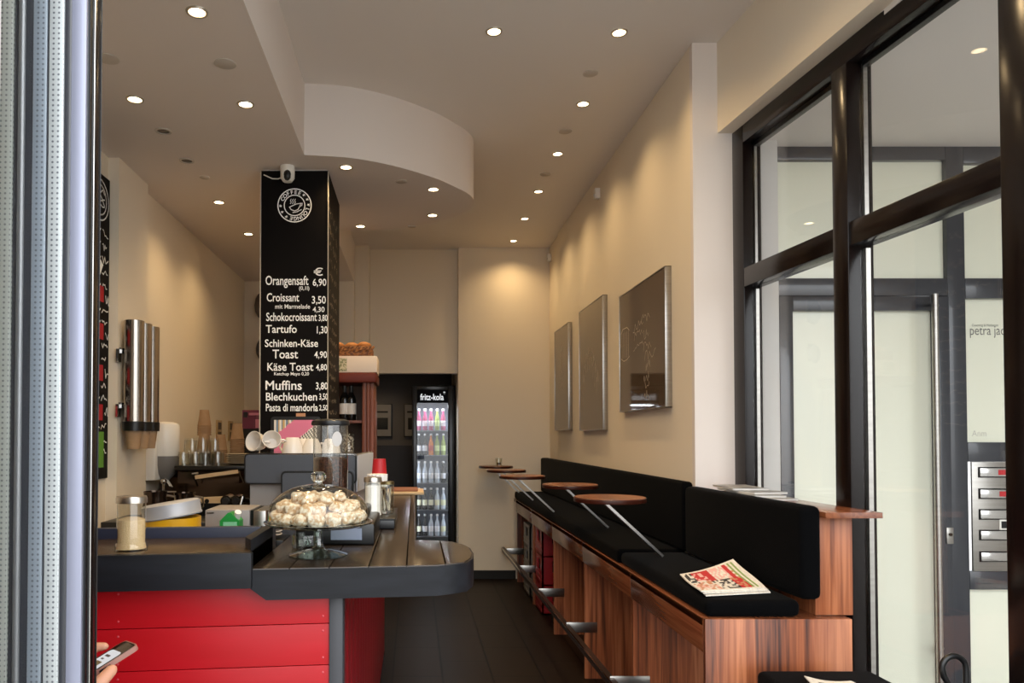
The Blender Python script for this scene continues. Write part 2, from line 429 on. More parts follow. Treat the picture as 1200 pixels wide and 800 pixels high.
LETT = mat('grey foil lettering', (112, 110, 104), .6)
LETL = mat('pale foil lettering', (190, 186, 172), .6)
PN = plane((0, NY + .03, 0), (1, 0, 0), (0, 0, 1))
tm = MB(); put_text(tm, 'petra jac', NX(1143.5), NX(1184.5), NZ(391), 11 * K, PN, .0)
put_text(tm, 'Coaching & Mediation', NX(1146), NX(1177), NZ(381), 3.0 * K, PN, .0); tm.build('foil_lettering', LETT, dn, smooth=False)
tm = MB(); put_text(tm, 'Anm', NX(1144), NX(1161), NZ(511), 7 * K, PN, .0); tm.build('foil_lettering', LETL, dn, smooth=False)
mx = thing('letterbox_panel', 'brushed steel letterbox panel with five flaps beside the glass house door', 'letterbox', (NX(1160), NY, NZ(668)))
nbox('plate', STEEL, (1136, 1200, 541, 668), y0=-.012, y1=.0, b=.002, par=mx)
for i, yy in enumerate((553, 578, 602, 626, 651)):
    f = nbox('flap', CHROME, (1144, 1200, yy - 5, yy + 5), y0=-.022, y1=-.013, b=.003, par=mx)
    nbox('slot', MBLACK, (1143, 1200, yy - 6.2, yy + 6.2), y0=-.0135, y1=-.0122, b=0, par=mx)
    if i < 2: nbox('sticker', mat('red sticker', (190, 40, 46), .5), (1165 + i, 1190, yy - 3, yy + 3), y0=-.0228, y1=-.022, b=0, par=f)
nbox('sign', WPLAST, (1167, 1200, 608, 620), y0=-.014, y1=-.012, b=.001, par=mx)
nbox('sign_field', MBLACK, (1169, 1200, 610, 618), y0=-.0148, y1=-.014, b=0, par=mx)
# ------------------------------------------------------------------ folding shop door at the left, seen edge-on
ld = sempty('door_2', (-.54, 1.2, 0))
def dX(x, Y=1.2): return (x - 486) * Y / 870
def dbox(name, m, x0, x1, y0, y1, z0=.02, z1=2.7, b=.002): return MB().box(dX(x0), dX(x1), y0, y1, z0, z1, b=b).build(name, m, ld)
dbox('door_stile', LAV, 79, 97, 1.2, 1.207)  # lit front of the stile: sky reflection put into its pale colour
dbox('door_stile', FRAMEG, 79, 97.5, 1.2072, 1.255)
dbox('rubber_seal', BLACK, 97.6, 98.2, 1.209, 1.222)
dbox('edge_strip', CHROME, 97.6, 98.3, 1.224, 1.2275)
dbox('edge_strip', FRAMEB, 97.6, 98.1, 1.229, 1.254)
dbox('rubber_seal', FRAMEG, 70, 78.8, 1.203, 1.245)
SPC = dotted('perforated spacer', (192, 197, 198), (96, 100, 108), .0085)
dbox('spacer_bar', SPC, 52, 69.8, 1.202, 1.24)
dbox('gasket', FRAMEG, 50, 51.8, 1.203, 1.24)
dbox('spacer_bar', dotted('perforated spacer in grey', (142, 152, 162), (92, 98, 106), .0085), 33, 49.8, 1.202, 1.24)
dbox('glass_edge', mat('grey green glass edge', (50, 52, 58), .2), 9, 32.8, 1.206, 1.24)
mb = MB(); mb.cyl((dX(19), 1.207, .02), (dX(19), 1.207, 2.7), .006); mb.build('profile_highlight', mat('grey profile highlight', (134, 136, 138), .3, .5), ld)  # pale rod stands in for the highlight on the dark strip
dbox('spacer_bar', dotted('pale spacer', (192, 196, 188), (130, 132, 130), .0085), -12, 8.8, 1.202, 1.24)
dbox('door_stile', FRAMEG, -70, -12.2, 1.2, 1.26)
dbox('door_pane', PANE, -12, 69, 1.196, 1.199, b=0)

# ------------------------------------------------------------------ ceiling spots
def make_spot(label, loc, group):
    t = thing('recessed_spotlight', label, 'ceiling light', loc, group)
    x, y, z = loc
    MB().lathe([(.029, -.001), (.030, -.005), (.038, -.006), (.040, -.001)], loc, 24).build('trim_ring', RIM, t)
    MB().lathe([(.0, -.0022), (.029, -.002), (.029, .0)], loc, 24).build('lamp', LAMP, t)
    ld_ = bpy.data.lights.new('spot', 'SPOT'); ld_.energy = SPOT_W; ld_.color = WARM; ld_.spot_size = R(136); ld_.spot_blend = 1.0; ld_.shadow_soft_size = .03
    lo = bpy.data.objects.new('spot_beam', ld_); COL.objects.link(lo); lo.parent = t; lo.location = (0, 0, -.012)
    return t
ordn = ['nearest', 'second', 'third', 'fourth', 'fifth', 'sixth', 'farthest']
for i, y in enumerate((3.49, 4.25, 5.01, 5.79, 6.52, 7.27)):
    make_spot('lit ceiling spotlight, %s in the row along the right wall' % (ordn[i] if i < 5 else 'farthest'), (.972, y, ZC), 'spotlights along the right wall')
make_spot('lit ceiling spotlight alone in the high ceiling, in front of the round bay', (.376, 3.48, ZC), 'spotlights in the high ceiling')
for (x, y, l) in ((-.782, 2.636, 'lit spotlight in the low ceiling, nearest to the shop door'), (-1.267, 3.33, 'lit spotlight in the low ceiling above the wall menu board'),
                  (-.777, 3.38, 'lit spotlight in the low ceiling just in front of the menu column'), (-1.278, 4.815, 'lit spotlight in the low ceiling left of the menu column'),
                  (-1.256, 5.577, 'lit spotlight in the low ceiling farthest back along the left wall'), (-.39, 4.18, 'lit spotlight in the round bay right beside the menu column'),
                  (.115, 4.56, 'lit spotlight nearest to the curved edge of the round bay'), (.123, 5.10, 'lit spotlight at the back of the round bay'),
                  (-.395, 5.37, 'lit spotlight in the round bay behind the menu column')):
    make_spot(l, (x, y, ZL), 'spotlights in the low ceiling')
for (x, y, z, l) in ((.972, 2.73, ZC, 'ceiling spotlight of the right wall row, just above the side window'), (.972, 1.97, ZC, 'ceiling spotlight of the right wall row closest to the street'), (.376, 2.70, ZC, 'ceiling spotlight in the high ceiling over the shop entrance'), (-.782, 1.90, ZL, 'ceiling spotlight in the low ceiling over the raised counter')):
    make_spot(l, (x, y, z), 'spotlights over the entrance')
make_spot('unseen spotlight added to brighten the dark passage behind the drinks fridge wall', (-.45, 8.3, 2.3), 'added passage spotlight')  # unseen lamp, added to lift the dark passage wall
cov = None
for i, (x, y, z, r, l) in enumerate(((-.776, 3.01, ZL, .045, 'round blank cover in the low ceiling between two spotlights near the door'), (-1.24, 2.97, ZL, .045, 'round blank cover in the low ceiling beside the shop door frame'),
        (.93, 3.89, ZC, .04, 'round blank cover in the high ceiling, nearest of the right row'), (.95, 4.64, ZC, .04, 'round blank cover in the high ceiling, second of the right row'),
        (.96, 5.41, ZC, .04, 'round blank cover in the high ceiling, farthest of the right row'), (-.08, 4.42, ZL, .035, 'round blank cover in the round bay'),
        (-.02, 5.38, ZL, .03, 'round blank cover at the back edge of the round bay'), (-1.24, 4.35, ZL, .03, 'faint round blank cover in the low ceiling above the cup tubes'))):
    tag(MB().lathe([(0, -.004), (r * .9, -.004), (r, -.002), (r, 0)], (x, y, z), 24).build('ceiling_cover', COVER, origin=(x, y, z)), l, 'ceiling cover', 'blank ceiling covers')
for (x, y, l) in ((-1.256, 3.68, 'unlit recessed lamp with a dark ring in the low ceiling'), (-1.262, 4.08, 'small dark unlit recessed lamp above the cup tubes')):
    t = thing('unlit_spotlight', l, 'ceiling light', (x, y, ZL), 'unlit spotlights')
    MB().lathe([(.03, -.001), (.031, -.006), (.04, -.006), (.042, -.001)], (x, y, ZL), 24).build('trim_ring', COVER, t)
    MB().lathe([(0, -.003), (.03, -.002), (.03, 0)], (x, y, ZL), 24).build('lamp', BLACK, t)

# ------------------------------------------------------------------ bar counter
def fy(x): return 2.03 + .115 * x
bc = thing('bar_counter', 'L shaped bar counter with black wood top and red board front', 'counter', (-.4, 2.3, 0))
low = [(-.44, fy(-.44)), (.0, fy(0)), (.06, fy(.06) + .002), (.10, fy(.1) + .02), (.14, 2.09), (.162, 2.16), (.172, 2.25), (.17, 2.36), (.155, 2.43), (.125, 2.485), (.08, 2.515), (.0, 2.52),
       (.0, 5.0), (-.26, 5.0), (-.26, 2.95), (-.44, 2.95)]
Z1, Z2 = 1.096, 1.14
mb = MB(); xs = [-.44, -.335, -.23, -.125, -.03]
# planks run away from the street, cut at their seams
def clip(poly, a, b):
    def half(p, c, s):
        out = []
        for i in range(len(p)):
            q, r_ = p[i], p[(i + 1) % len(p)]
            di, dj = s * (q[0] - c), s * (r_[0] - c)
            if di >= 0: out.append(q)
            if di * dj < 0:
                t = di / (di - dj); out.append((q[0] + t * (r_[0] - q[0]), q[1] + t * (r_[1] - q[1])))
        return out
    return half(half(poly, a, 1), b, -1)
main = [p for p in low]
for a, b in zip([-.44, -.335, -.23, -.125, -.022, .085], [-.335, -.23, -.125, -.022, .085, .2]):
    pl = clip([(-.44, fy(-.44)), (0, fy(0)), (0, 5.0), (-.26, 5.0), (-.26, 2.95), (-.44, 2.95)] if b <= -.02 else low, a + .0015, b - .0015)
    if b > -.02:
        pl = clip(low, max(a, -.022) + .0015, b - .0015)
    if len(pl) > 2: mb.prism(pl, Z1 - .03, Z1, b=.002)
mb.build('lower_top', TOPW, bc)
inner = clip(low, -.44, .2)
def inset(p, d):
    cx, cy = -.12, 3.2
    return p
# edge board round the lower top
edge = MB()
outer = [low[0], (-.395, fy(-.395))] + low[1:13]
def offs(pts, d):
    out = []
    for i, p in enumerate(pts):
        a = Vector(pts[max(i - 1, 0)]); b = Vector(pts[min(i + 1, len(pts) - 1)]); t = (b - a).normalized(); n = Vector((-t.y, t.x)); out.append((p[0] + n.x * d, p[1] + n.y * d))
    return out
oo = offs(outer, -.006); ii = offs(outer, .022)
band = oo + ii[::-1]
n = len(oo); vs = []; fs = []
for (k_, p, z) in [(k_, q, zz) for zz in (Z1 - .083, Z1 - .003) for k_, q in enumerate(oo)] + [(k_, q, zz) for zz in (Z1 - .083, Z1 - .003) for k_, q in enumerate(ii)]: vs.append((p[0], p[1], z + (.034 if k_ == 0 and z < Z1 - .05 else 0)))
for i in range(n - 1):
    fs += [(i, i + 1, n + i + 1, n + i), (2 * n + i, 3 * n + i, 3 * n + i + 1, 2 * n + i + 1), (n + i, n + i + 1, 3 * n + i + 1, 3 * n + i), (i, 2 * n + i, 2 * n + i + 1, i + 1)]
fs += [(0, n, 3 * n, 2 * n), (n - 1, 3 * n - 1, 4 * n - 1, 2 * n - 1)]
edge._new(vs, fs); edge.build('edge_board', BLACKW, bc, ang=40)
mb = MB(); mb.prism([(-1.62, fy(-1.62)), (-.44, fy(-.44)), (-.44, 2.30), (-1.62, 2.17)], Z2 - .05, Z2, b=.002); mb.build('raised_top', TOPWX, bc)
mb = MB(); mb.prism([(-1.62, fy(-1.62) - .022), (-.43, fy(-.43) - .022), (-.43, fy(-.43)), (-1.62, fy(-1.62))], Z2 - .092, Z2 + .001, b=.002); mb.build('raised_edge_board', BLACKW, bc)
mb = MB(); mb.prism([(-1.62, 2.15), (-.47, 2.275), (-.47, 2.30), (-1.62, 2.175)], Z2, Z2 + .032, b=.003)
mb.build('back_rim', mat('blue black paint', (38, 42, 60), .4), bc)
mb = MB(); mb.prism([(-.47, fy(-.47) + .09), (-.44, fy(-.44) + .02), (-.44, 2.31), (-.47, 2.30)], Z2, Z2 + .03, b=.003); mb.prism([(-.452, fy(-.44)), (-.44, fy(-.44)), (-.44, 2.31), (-.452, 2.31)], Z1 - .02, Z2 - .001); mb.build('end_rim', BLACKW, bc)
def ry(x): return fy(x) + .05
mb = MB(); seams = [1.047, .934, .821, .708, .595, .482, .369, .256, .143, .03]
for za, zb in zip(seams, seams[1:]):
    mb.prism([(-1.62, ry(-1.62)), (-.235, ry(-.235)), (-.235, ry(-.235) + .02), (-1.62, ry(-1.62) + .02)], zb + .0012, za - .0012, b=.002)
fp = mb.build('front_panel', RED, bc)
for za, zb in zip(seams[:4], seams[1:]):
    for z in (za - .02, zb + .02):
        for x in (-.79, -.252): MB().ball((x, ry(x) - .0005, z), .0035, .0015, .0035, 1).build('nail_head', mat('painted nail head', (196, 70, 78), .35), fp)
MB().box(-.235, -.197, ry(-.2) - .012, ry(-.2) + .05, 0, 1.03, b=.003).build('corner_post', mat('charcoal post', (58, 58, 62), .5), bc)
mb = MB(); yy = 2.06
while yy < 4.95:
    y2 = min(yy + .14, 4.95); mb.box(-.22, -.2, yy + .002, y2 - .002, .03, 1.03, b=.002); yy = y2
mb.build('side_panel', REDSIDE, bc)
MB().box(-1.6, -.24, 2.1, 2.12, 0, 1.05).box(-.26, -.222, 2.12, 4.95, 0, 1.05).box(-.26, -.2, 4.94, 4.96, 0, 1.06).box(-1.6, -.2, 2.08, 2.1, 0, .03).build('carcass', MBLACK, bc)
# inner work surface and back worktop
wt = thing('work_table', 'low dark work table behind the bar holding the coffee machine', 'table', (-.55, 3.1, 0))
MB().box(-1.45, -.27, 2.36, 3.0, .88, .92, b=.004).box(-.95, -.27, 3.0, 4.2, .88, .92, b=.004).build('table_top', DCHROME, wt)
mb = MB().box(-1.43, -.29, 2.4, 2.42, 0, .88).box(-.93, -.29, 4.1, 4.12, 0, .88).box(-.3, -.28, 2.42, 4.12, 0, .88).build('base', MBLACK, wt)
bw = thing('back_worktop', 'dark worktop along the left wall under the glasses', 'worktop', (-1.35, 5.1, 0))
MB().box(-1.675, -1.02, 4.5, 7.28, .88, .92, b=.004).build('table_top', DCHROME, bw)
MB().box(-1.675, -1.06, 4.54, 7.26, 0, .88).build('base', MBLACK, bw)

# ------------------------------------------------------------------ bench along the right wall
bn = thing('bench', 'long high walnut bench with open bays along the right wall', 'bench', (1.2, 5, 0))
XB = 1.004; ZB = .815
DIV = [2.6, 3.47, 4.46, 5.44, 6.40, 7.37]
MB().box(XB, XR - .003, 2.6, 7.53, ZB - .03, ZB, b=.002).box(XR - .003, 1.512, 2.6, 3.57, ZB - .03, ZB).build('seat_board', WALNUTH, bn)
for y in DIV[1:]: MB().box(XB + .012, XR - .003, y, y + .02, .0, ZB - .03).build('divider', WALNUT, bn)
for a, b in zip(DIV, DIV[1:] + [7.53]):
    if b - a > .3: MB().box(XB, XB + .018, a + .003, b - .003, ZB - .12, ZB - .003, b=.0015).build('fascia', WALNUTH, bn)
MB().box(XR - .03, XR - .012, 3.62, 7.5, .0, ZB - .03).build('back_panel', WALNUT, bn)
ep = MB().box(XB, 1.512, 2.58, 2.6, 0, ZB, b=.001); ep.box(1.413, 1.545, 2.63, 2.65, ZB + .002, 1.165, b=.001); ep.build('end_panel', WALNUT, bn)
mb = MB(); mb.prism([(1.414, 2.56), (1.61, 2.56), (1.562, 3.58), (1.38, 3.58)], 1.165, 1.185, b=.002)
mb.build('ledge_board', WALNUTH, bn)
MB().prism([(1.417, 2.652), (1.43, 2.652), (1.40, 3.58), (1.387, 3.58)], ZB, 1.165).build('ledge_back', WALNUT, bn)
def cushion(name, label, x0, x1, y0, y1, z0, z1, b=.022, skew=0, grp=None):
    mb = MB().box(x0, x1, y0, y1, z0, z1, b=b, seg=4)
    for v in mb.bm.verts: v.co.x += skew * (v.co.y - y0)
    return tag(mb.build(name, VELVET, origin=((x0 + x1) / 2, (y0 + y1) / 2, z0)), label, 'cushion', grp)
cushion('seat_cushion', 'black velvet seat cushion under the newspaper at the near end of the bench', 1.015, 1.345, 2.595, 3.68, ZB + .001, .876, grp='bench seat cushions')
cushion('seat_cushion', 'long black seat cushion under the round bistro tables', XB + .004, 1.345, 3.70, 7.5, ZB + .001, .886, b=.015, grp='bench seat cushions')
def wedge_cush(label, pts, z0, z1, b=.022):
    mb = MB(); n_ = len(pts)
    mb.prism(pts, z0, z1)
    bmesh.ops.bevel(mb.bm, geom=list(mb.bm.edges), offset=b, segments=4, affect='EDGES', profile=.5)
    return tag(mb.build('back_cushion', VELVET, origin=(pts[0][0], pts[0][1], z0)), label, 'cushion', 'bench back cushions')
wedge_cush('black velvet backrest cushion at the near end of the bench, behind the newspaper', [(1.335, 2.575), (1.41, 2.575), (1.375, 3.59), (1.30, 3.59)], .88, 1.205)
wedge_cush('long black backrest cushion along the wall behind the round tables', [(1.297, 3.605), (1.352, 3.605), (1.352, 7.5), (1.27, 7.5)], .89, 1.225, .018)
# foot rail
fr = thing('foot_rail', 'steel foot rail held by plates in front of the bench', 'foot rail', (.91, 5, 0))
MB().bar((.915, 2.3, .31), (.888, 7.5, .31), .035, .03, up=(0, 0, 1)).build('rail', mat('dark rail', (62, 48, 44), .3, .4), fr)
MB().bar((.8975, 2.3, .327), (.8705, 7.5, .327), .006, .006, up=(0, 0, 1)).build('edge_strip', CHROME, fr)
for y in DIV[1:] + [2.57]: MB().box(.905, 1.09, y - .006, y - .0005, .275, .335, b=.001).build('bracket', STEEL, fr)
# bistro tables
TT = [(.925, 3.53, 1.148), (.948, 4.54, 1.142), (.79, 5.47, 1.145), (.795, 6.45, 1.143), (.80, 7.33, 1.14)]
tl = ['nearest', 'second nearest', 'middle', 'second farthest', 'farthest, under the small glass']
for i, (x, y, z) in enumerate(TT):
    t = thing('bistro_table', 'round wooden bistro table on a slanted steel arm over the bench, %s of five' % tl[i].split(',')[0] if i < 4 else 'round wooden bistro table at the back wall carrying a small glass', 'table', (x, y, ZB), 'round tables over the bench')
    tp = MB().lathe([(0, 0), (.158, 0), (.166, .006), (.167, .016), (.164, .023), (0, .024)], (x, y, z - .012), 48).build('table_top', TABLEW, t)
    MB().lathe([(.1665, .0), (.1685, .004), (.1685, .018), (.166, .021)], (x, y, z - .012), 48).build('edge_band', EDGEW, t)
    zt = (.8765 if i == 0 else .8865) + .004; x2 = x - .03 + (z - .012 - zt) * 1.08
    MB().bar((x - .03, y, z - .012), (x2, y, zt), .042, .012).box(x - .07, x + .05, y - .03, y + .03, z - .016, z - .0125).build('arm', STEEL, t)
# things on the bench and ledge
PAPER = mat('newsprint', (228, 220, 206), .8, rgb2=(206, 198, 186), var=.15, vscale=(160, 40, 1))
PC = [PAPER, mat('newspaper red', (184, 36, 40), .7), mat('newspaper green', (130, 150, 80), .7), mat('newspaper ink', (44, 40, 40), .7), mat('newspaper photo', (190, 130, 96), .7), mat('newspaper pale pink', (222, 170, 160), .7)]
def newspaper(name, label, D, Cc, A, B, pattern, grp, sag=.008):
    D, Cc, A, B = map(Vector, (D, Cc, A, B)); t = thing(name, label, 'newspaper', D, grp)
    nx, ny = 30, 18
    for k in range(3):
        mb = MB(); vs = []; fs = []; d = (2 - k) * .006
        for j in range(ny + 1):
            for i in range(nx + 1):
                u, v = i / nx, j / ny
                p = D * (1 - u) * (1 - v) + Cc * u * (1 - v) + A * (1 - u) * v + B * u * v
                vs.append((p.x + d, p.y - d, p.z + .004 + k * .005 - sag * math.sin(u * 3.14) * v + .003 * math.sin(v * 5 + k)))
        for j in range(ny):
            for i in range(nx): fs.append((j * (nx + 1) + i, j * (nx + 1) + i + 1, (j + 1) * (nx + 1) + i + 1, (j + 1) * (nx + 1) + i))
        n0 = len(vs)
        vs += [(q[0], q[1], q[2] - .004) for q in vs]
        m_ = len(fs); fs += [tuple(q + n0 for q in f)[::-1] for f in fs]
        rim = [i for i in range(nx + 1)] + [(j + 1) * (nx + 1) - 1 for j in range(1, ny + 1)] + [ny * (nx + 1) + i for i in range(nx - 1, -1, -1)] + [j * (nx + 1) for j in range(ny - 1, 0, -1)]
        fs += [(rim[q], rim[q - 1], rim[q - 1] + n0, rim[q] + n0) for q in range(len(rim))]
        mb._new(vs, fs)
        if k == 2 and pattern:
            mb.bm.faces.ensure_lookup_table()
            for q in range(m_): mb.bm.faces[q].material_index = pattern((q % nx + .5) / nx, (q // nx + .5) / ny)
        mb.build('sheet', PC, t, ang=60)
    return t
def pat(u, v):
    r = random.Random(int(u * 30) * 97 + int(v * 18) * 13).random()
    if u > .93 or u < .03 or v > .95 or v < .05: return 0
    if u > .83: return 2 if (u < .87 or u > .9) else 0
    if .72 < u <= .8 and v > .45: return 1
    if .66 < u <= .83 and v <= .42: return 1 if r > .35 else 4
    if .36 < u <= .46 and v > .5: return 1
    if .46 < u <= .72 and v > .5: return 5 if r > .45 else 0
    if .38 < u <= .66: return 3 if r > .62 else 0
    if u < .16 and v > .45: return 3 if r > .4 else 0
    if u < .36 and v > .55: return 1 if r > .45 else 5
    return 4 if r > .6 else (0 if r > .25 else 5)
newspaper('newspaper', 'folded newspaper with red and green print lying on the near seat cushion', (1.02, 2.655, .880), (1.275, 2.71, .880), (1.06, 2.98, .880), (1.275, 2.985, .94), pat, 'newspapers')
mg = None
for i, (dx, dy, rz, l) in enumerate(((0, 0, .05, 'lowest grey magazine in the pile on the window ledge'), (-.005, .02, -.1, 'second magazine in the pile on the window ledge'), (.01, .05, .15, 'third magazine in the pile on the window ledge'), (-.01, .12, -.05, 'topmost magazine in the pile on the window ledge'))):
    t = thing('magazine', l, 'magazine', (1.465 + dx, 3.17 + dy, 1.186 + i * .009), 'magazines on the ledge')
    M = Matrix.Translation((1.465 + dx, 3.17 + dy, 1.186 + i * .009)) @ Matrix.Rotation(rz, 4, 'Z')
    MB(M).box(-.075, .075, -.17 + i * .03, .17, 0, .0075, b=.001).build('pages', mat('white paper edge', (222, 218, 212), .7), t)
    MB(M).box(-.076, .076, -.171 + i * .03, .171, .0076, .0086).build('cover', mat('grey magazine cover', (168, 166, 162), .4, rgb2=(110, 110, 112), var=.1, vscale=(14, 9, 1)), t)
# low stool bench in the foreground right
st = thing('stool', 'low stool with black velvet cushion in front of the bench end panel', 'stool', (1.36, 2.2, 0))
MB().box(1.14, 1.525, 1.95, 2.5, .60, .667, b=.02, seg=4).build('seat', VELVET, st)
MB().box(1.15, 1.515, 1.96, 2.49, .56, .60, b=.003).build('seat_frame', WALNUT, st)
for x in (1.17, 1.495):
    for y in (1.98, 2.47): MB().box(x - .02, x + .02, y - .02, y + .02, 0, .56, b=.003).build('leg', WALNUT, st)
newspaper('newspaper', 'white newspaper lying on the low stool at the bottom of the picture', (1.18, 2.06, .670), (1.42, 2.10, .670), (1.24, 2.38, .670), (1.36, 2.33, .670), lambda u, v: 3 if (.8 < v < .88 and .2 < u < .7 and int(u * 60) % 2) else 0, 'newspapers')
um = thing('umbrella', 'furled black umbrella with crook handle leaning by the window', 'umbrella', (1.55, 2.1, 0))
ux, uyy = 1.566, 2.17
pts = [(ux + .035, uyy, .70 - .0), (ux + .035, uyy, .76)] + [(ux + .035 * math.cos(a), uyy, .775 + .035 * math.sin(a)) for a in [R(q) for q in range(0, 200, 20)]] + [(ux - .03, uyy, .75), (ux - .02, uyy, .735)]
MB().tube(pts, .0085, 12).build('crook_handle', BLACK, um)
MB().tube([(ux + .035, uyy, .70), (ux + .035, uyy, .55), (ux + .03, uyy, .06), (ux + .03, uyy, .003)], [.008, .022, .012, .004], 14).build('folded_canopy', MBLACK, um)
# bottle crates in the bays
def crate(label, x, y, z, m, grp, h=.28, L=.34, W=.36):
    t = thing('bottle_crate', label, 'crate', (x, y, z), grp)
    mb = MB()
    for (a, b, c, d) in ((x, x + .014, y, y + L), (x + W - .014, x + W, y, y + L), (x, x + W, y, y + .014), (x, x + W, y + L - .014, y + L)):
        mb.box(a, b, c, d, z, z + h * .46)
        mb.box(a, b, c, d, z + h * .86, z + h)
        if b - a < d - c: mb.box(a, b, c, c + L * .28, z + h * .46, z + h * .86).box(a, b, d - L * .28, d, z + h * .46, z + h * .86)
        else: mb.box(a, a + W * .3, c, d, z + h * .46, z + h * .86).box(b - W * .3, b, c, d, z + h * .46, z + h * .86)
    mb.box(x, x + W, y, y + L, z, z + .01)
    for q in (.12, .3): mb.box(x - .004, x, y, y + L, z + h * q, z + h * q + .012)
    mb.build('shell', m, t)
    MB().box(x + .02, x + W - .02, y + .02, y + L - .02, z + .012, z + h * .8).build('insert', MBLACK, t)
    return t
CR = mat('red crate plastic', (150, 18, 26), .4); CG = mat('grey crate plastic', (120, 116, 112), .5)
for i, l in enumerate(('lowest', 'middle', 'topmost')): crate('red bottle crate in the bench bay, %s of the stack of three' % l, 1.03, 6.03, .002 + i * .232, CR, 'red crates', .23, .33, .28)
for i, l in enumerate(('lower', 'middle', 'upper')): crate('grey bottle crate in the farthest bench bay, %s of the stack' % l, 1.03, 6.68, .002 + i * .212, CG, 'grey crates', .21, .36, .28)
for i, l in enumerate(('front', 'rear')):
    y = 5.62 + i * .12
    tag(MB().tube([(1.06, y, .04), (1.22, y, .04), (1.26, y, .04), (1.33, y, .04)], [.036, .036, .013, .012], 14).build('bottle', mat('black bottle glass', (10, 10, 10), .1), origin=(1.06, y, 0)), 'dark bottle lying in the bay before the red crates, %s of two' % l, 'bottle', 'bottles lying in the bay')

# ------------------------------------------------------------------ pictures on the right wall
ARTM = mat('grey brown artwork under glass', (96, 80, 64), .04, rgb2=(86, 72, 58), var=.4, vscale=(1, 2, 2), Specular_IOR_Level=.8)
LINE = mat('white drawn line', (214, 202, 184), .5)
def picture(label, y0, y1, z0, z1, draw):
    t = thing('picture', label, 'picture', (XR, (y0 + y1) / 2, z0), 'pictures on the right wall')
    x1 = XR - .001; x0 = XR - .036
    MB().box(x0, x1, y0, y0 + .006, z0, z1, b=.001).box(x0, x1, y1 - .006, y1, z0, z1, b=.001).box(x0, x1, y0, y1, z0, z0 + .006, b=.001).box(x0, x1, y0, y1, z1 - .006, z1, b=.001).build('frame', STEEL, t)
    a = MB().box(x0 + .003, x1, y0 + .006, y1 - .006, z0 + .006, z1 - .006).build('artwork', ARTM, t)
    mb = MB(); draw(mb, plane((x0 + .003, y1, z0), (0, -1, 0), (0, 0, 1)), y1 - y0, z1 - z0); mb.build('drawing', LINE, t, smooth=False)
rr = random.Random(3)
def scribble(mb, M, x, y, w, h, n, wd=.003):
    p = [(x + w * k / n, y + h * rr.uniform(-.5, .5)) for k in range(n + 1)]
    mb.stroke(p, wd, M)
def d1(mb, M, w, h):
    for k in range(5): mb.stroke([(.06 + k * .035, .34), (.06 + k * .035 + rr.uniform(-.006, .006), .5)], .003, M)
    mb.stroke([(.04, .50), (.08, .525), (.17, .525), (.22, .50)], .004, M); mb.stroke([(.04, .34), (.1, .32), (.17, .325), (.22, .34)], .004, M)
    for i, (x, y, ww) in enumerate(((.3, .5, .2), (.46, .53, .16), (.32, .45, .16), (.5, .43, .1), (.3, .37, .2), (.5, .36, .14), (.52, .31, .2), (.54, .25, .08), (.5, .19, .1), (.52, .13, .08), (.5, .08, .1))): scribble(mb, M, x, y, ww, .06, 9)
def d2(mb, M, w, h):
    for k in range(9):
        x = .12 + k * .055; y = .42 + .17 * math.sin(k * .42)
        scribble(mb, M, x, y, .06, .1, 5); mb.stroke([(x, y - .13), (x + .03, y + .05)], .003, M)
def d3(mb, M, w, h):
    for k in range(4):
        y = .35 + k * .11; mb.stroke([(.28, y), (.36, y + .08), (.42, y + .02), (.34, y - .02), (.3, y + .1)], .003, M)
picture('framed glass picture with fine white drawing, nearest and widest of the three', 3.90, 4.78, 1.597, 2.345, d1)
picture('tall framed picture in the middle of the three on the right wall', 5.2, 5.95, 1.486, 2.44, d2)
picture('tall framed picture farthest back on the right wall', 6.37, 7.0, 1.495, 2.425, d3)
def sensor(label, x, y, z, s):
    t = thing('motion_sensor', label, 'sensor', (x, y, z))
    MB().box(x - s, x, y - s * .7, y + s * .7, z - s, z + s, b=.004).build('housing', WPLAST, t)
    MB().ball((x - s, y, z - s * .3), .008, .012, .012).build('lens', mat('milky lens', (200, 196, 190), .3), t)
sensor('small white motion sensor high on the right wall', XR, 5.41, 3.22, .038)
sensor('small white sensor in the far upper corner of the right wall', XR + .02, 7.45, 3.24, .035)

# ------------------------------------------------------------------ menu column
CX0, CX1, CY0, CY1 = -.878, -.495, 4.22, 4.85
struct(MB().box(CX0 + .01, CX1 - .01, CY0 + .01, CY1 - .01, 0, ZL).build('wall_column', WHITE, smooth=False))
mc = thing('menu_board', 'black chalkboard menu wrapped around the square column', 'menu board', ((CX0 + CX1) / 2, CY0, .92))
MB().box(CX0, CX1, CY0, CY0 + .009, .3, ZL - .008).box(CX1 - .009, CX1, CY0 + .009, CY1, .3, ZL - .008).build('board', BOARD, mc, smooth=False)
MB().box(CX0 - .006, CX0 - .0005, CY0 - .002, CY0 + .006, .3, ZL - .012).box(CX1 - .002, CX1 + .003, CY0 - .004, CY0 - .0005, .3, ZL - .012).build('edge_trim', mat('pale edge trim', (190, 178, 160), .5), mc)
KC = CY0 / 870
def cx(x): return (x - 486) * KC
def cz(y): return 1.45 + (510 - y) * KC
PF = plane((0, CY0, 0), (1, 0, 0), (0, 0, 1))
mb = MB()
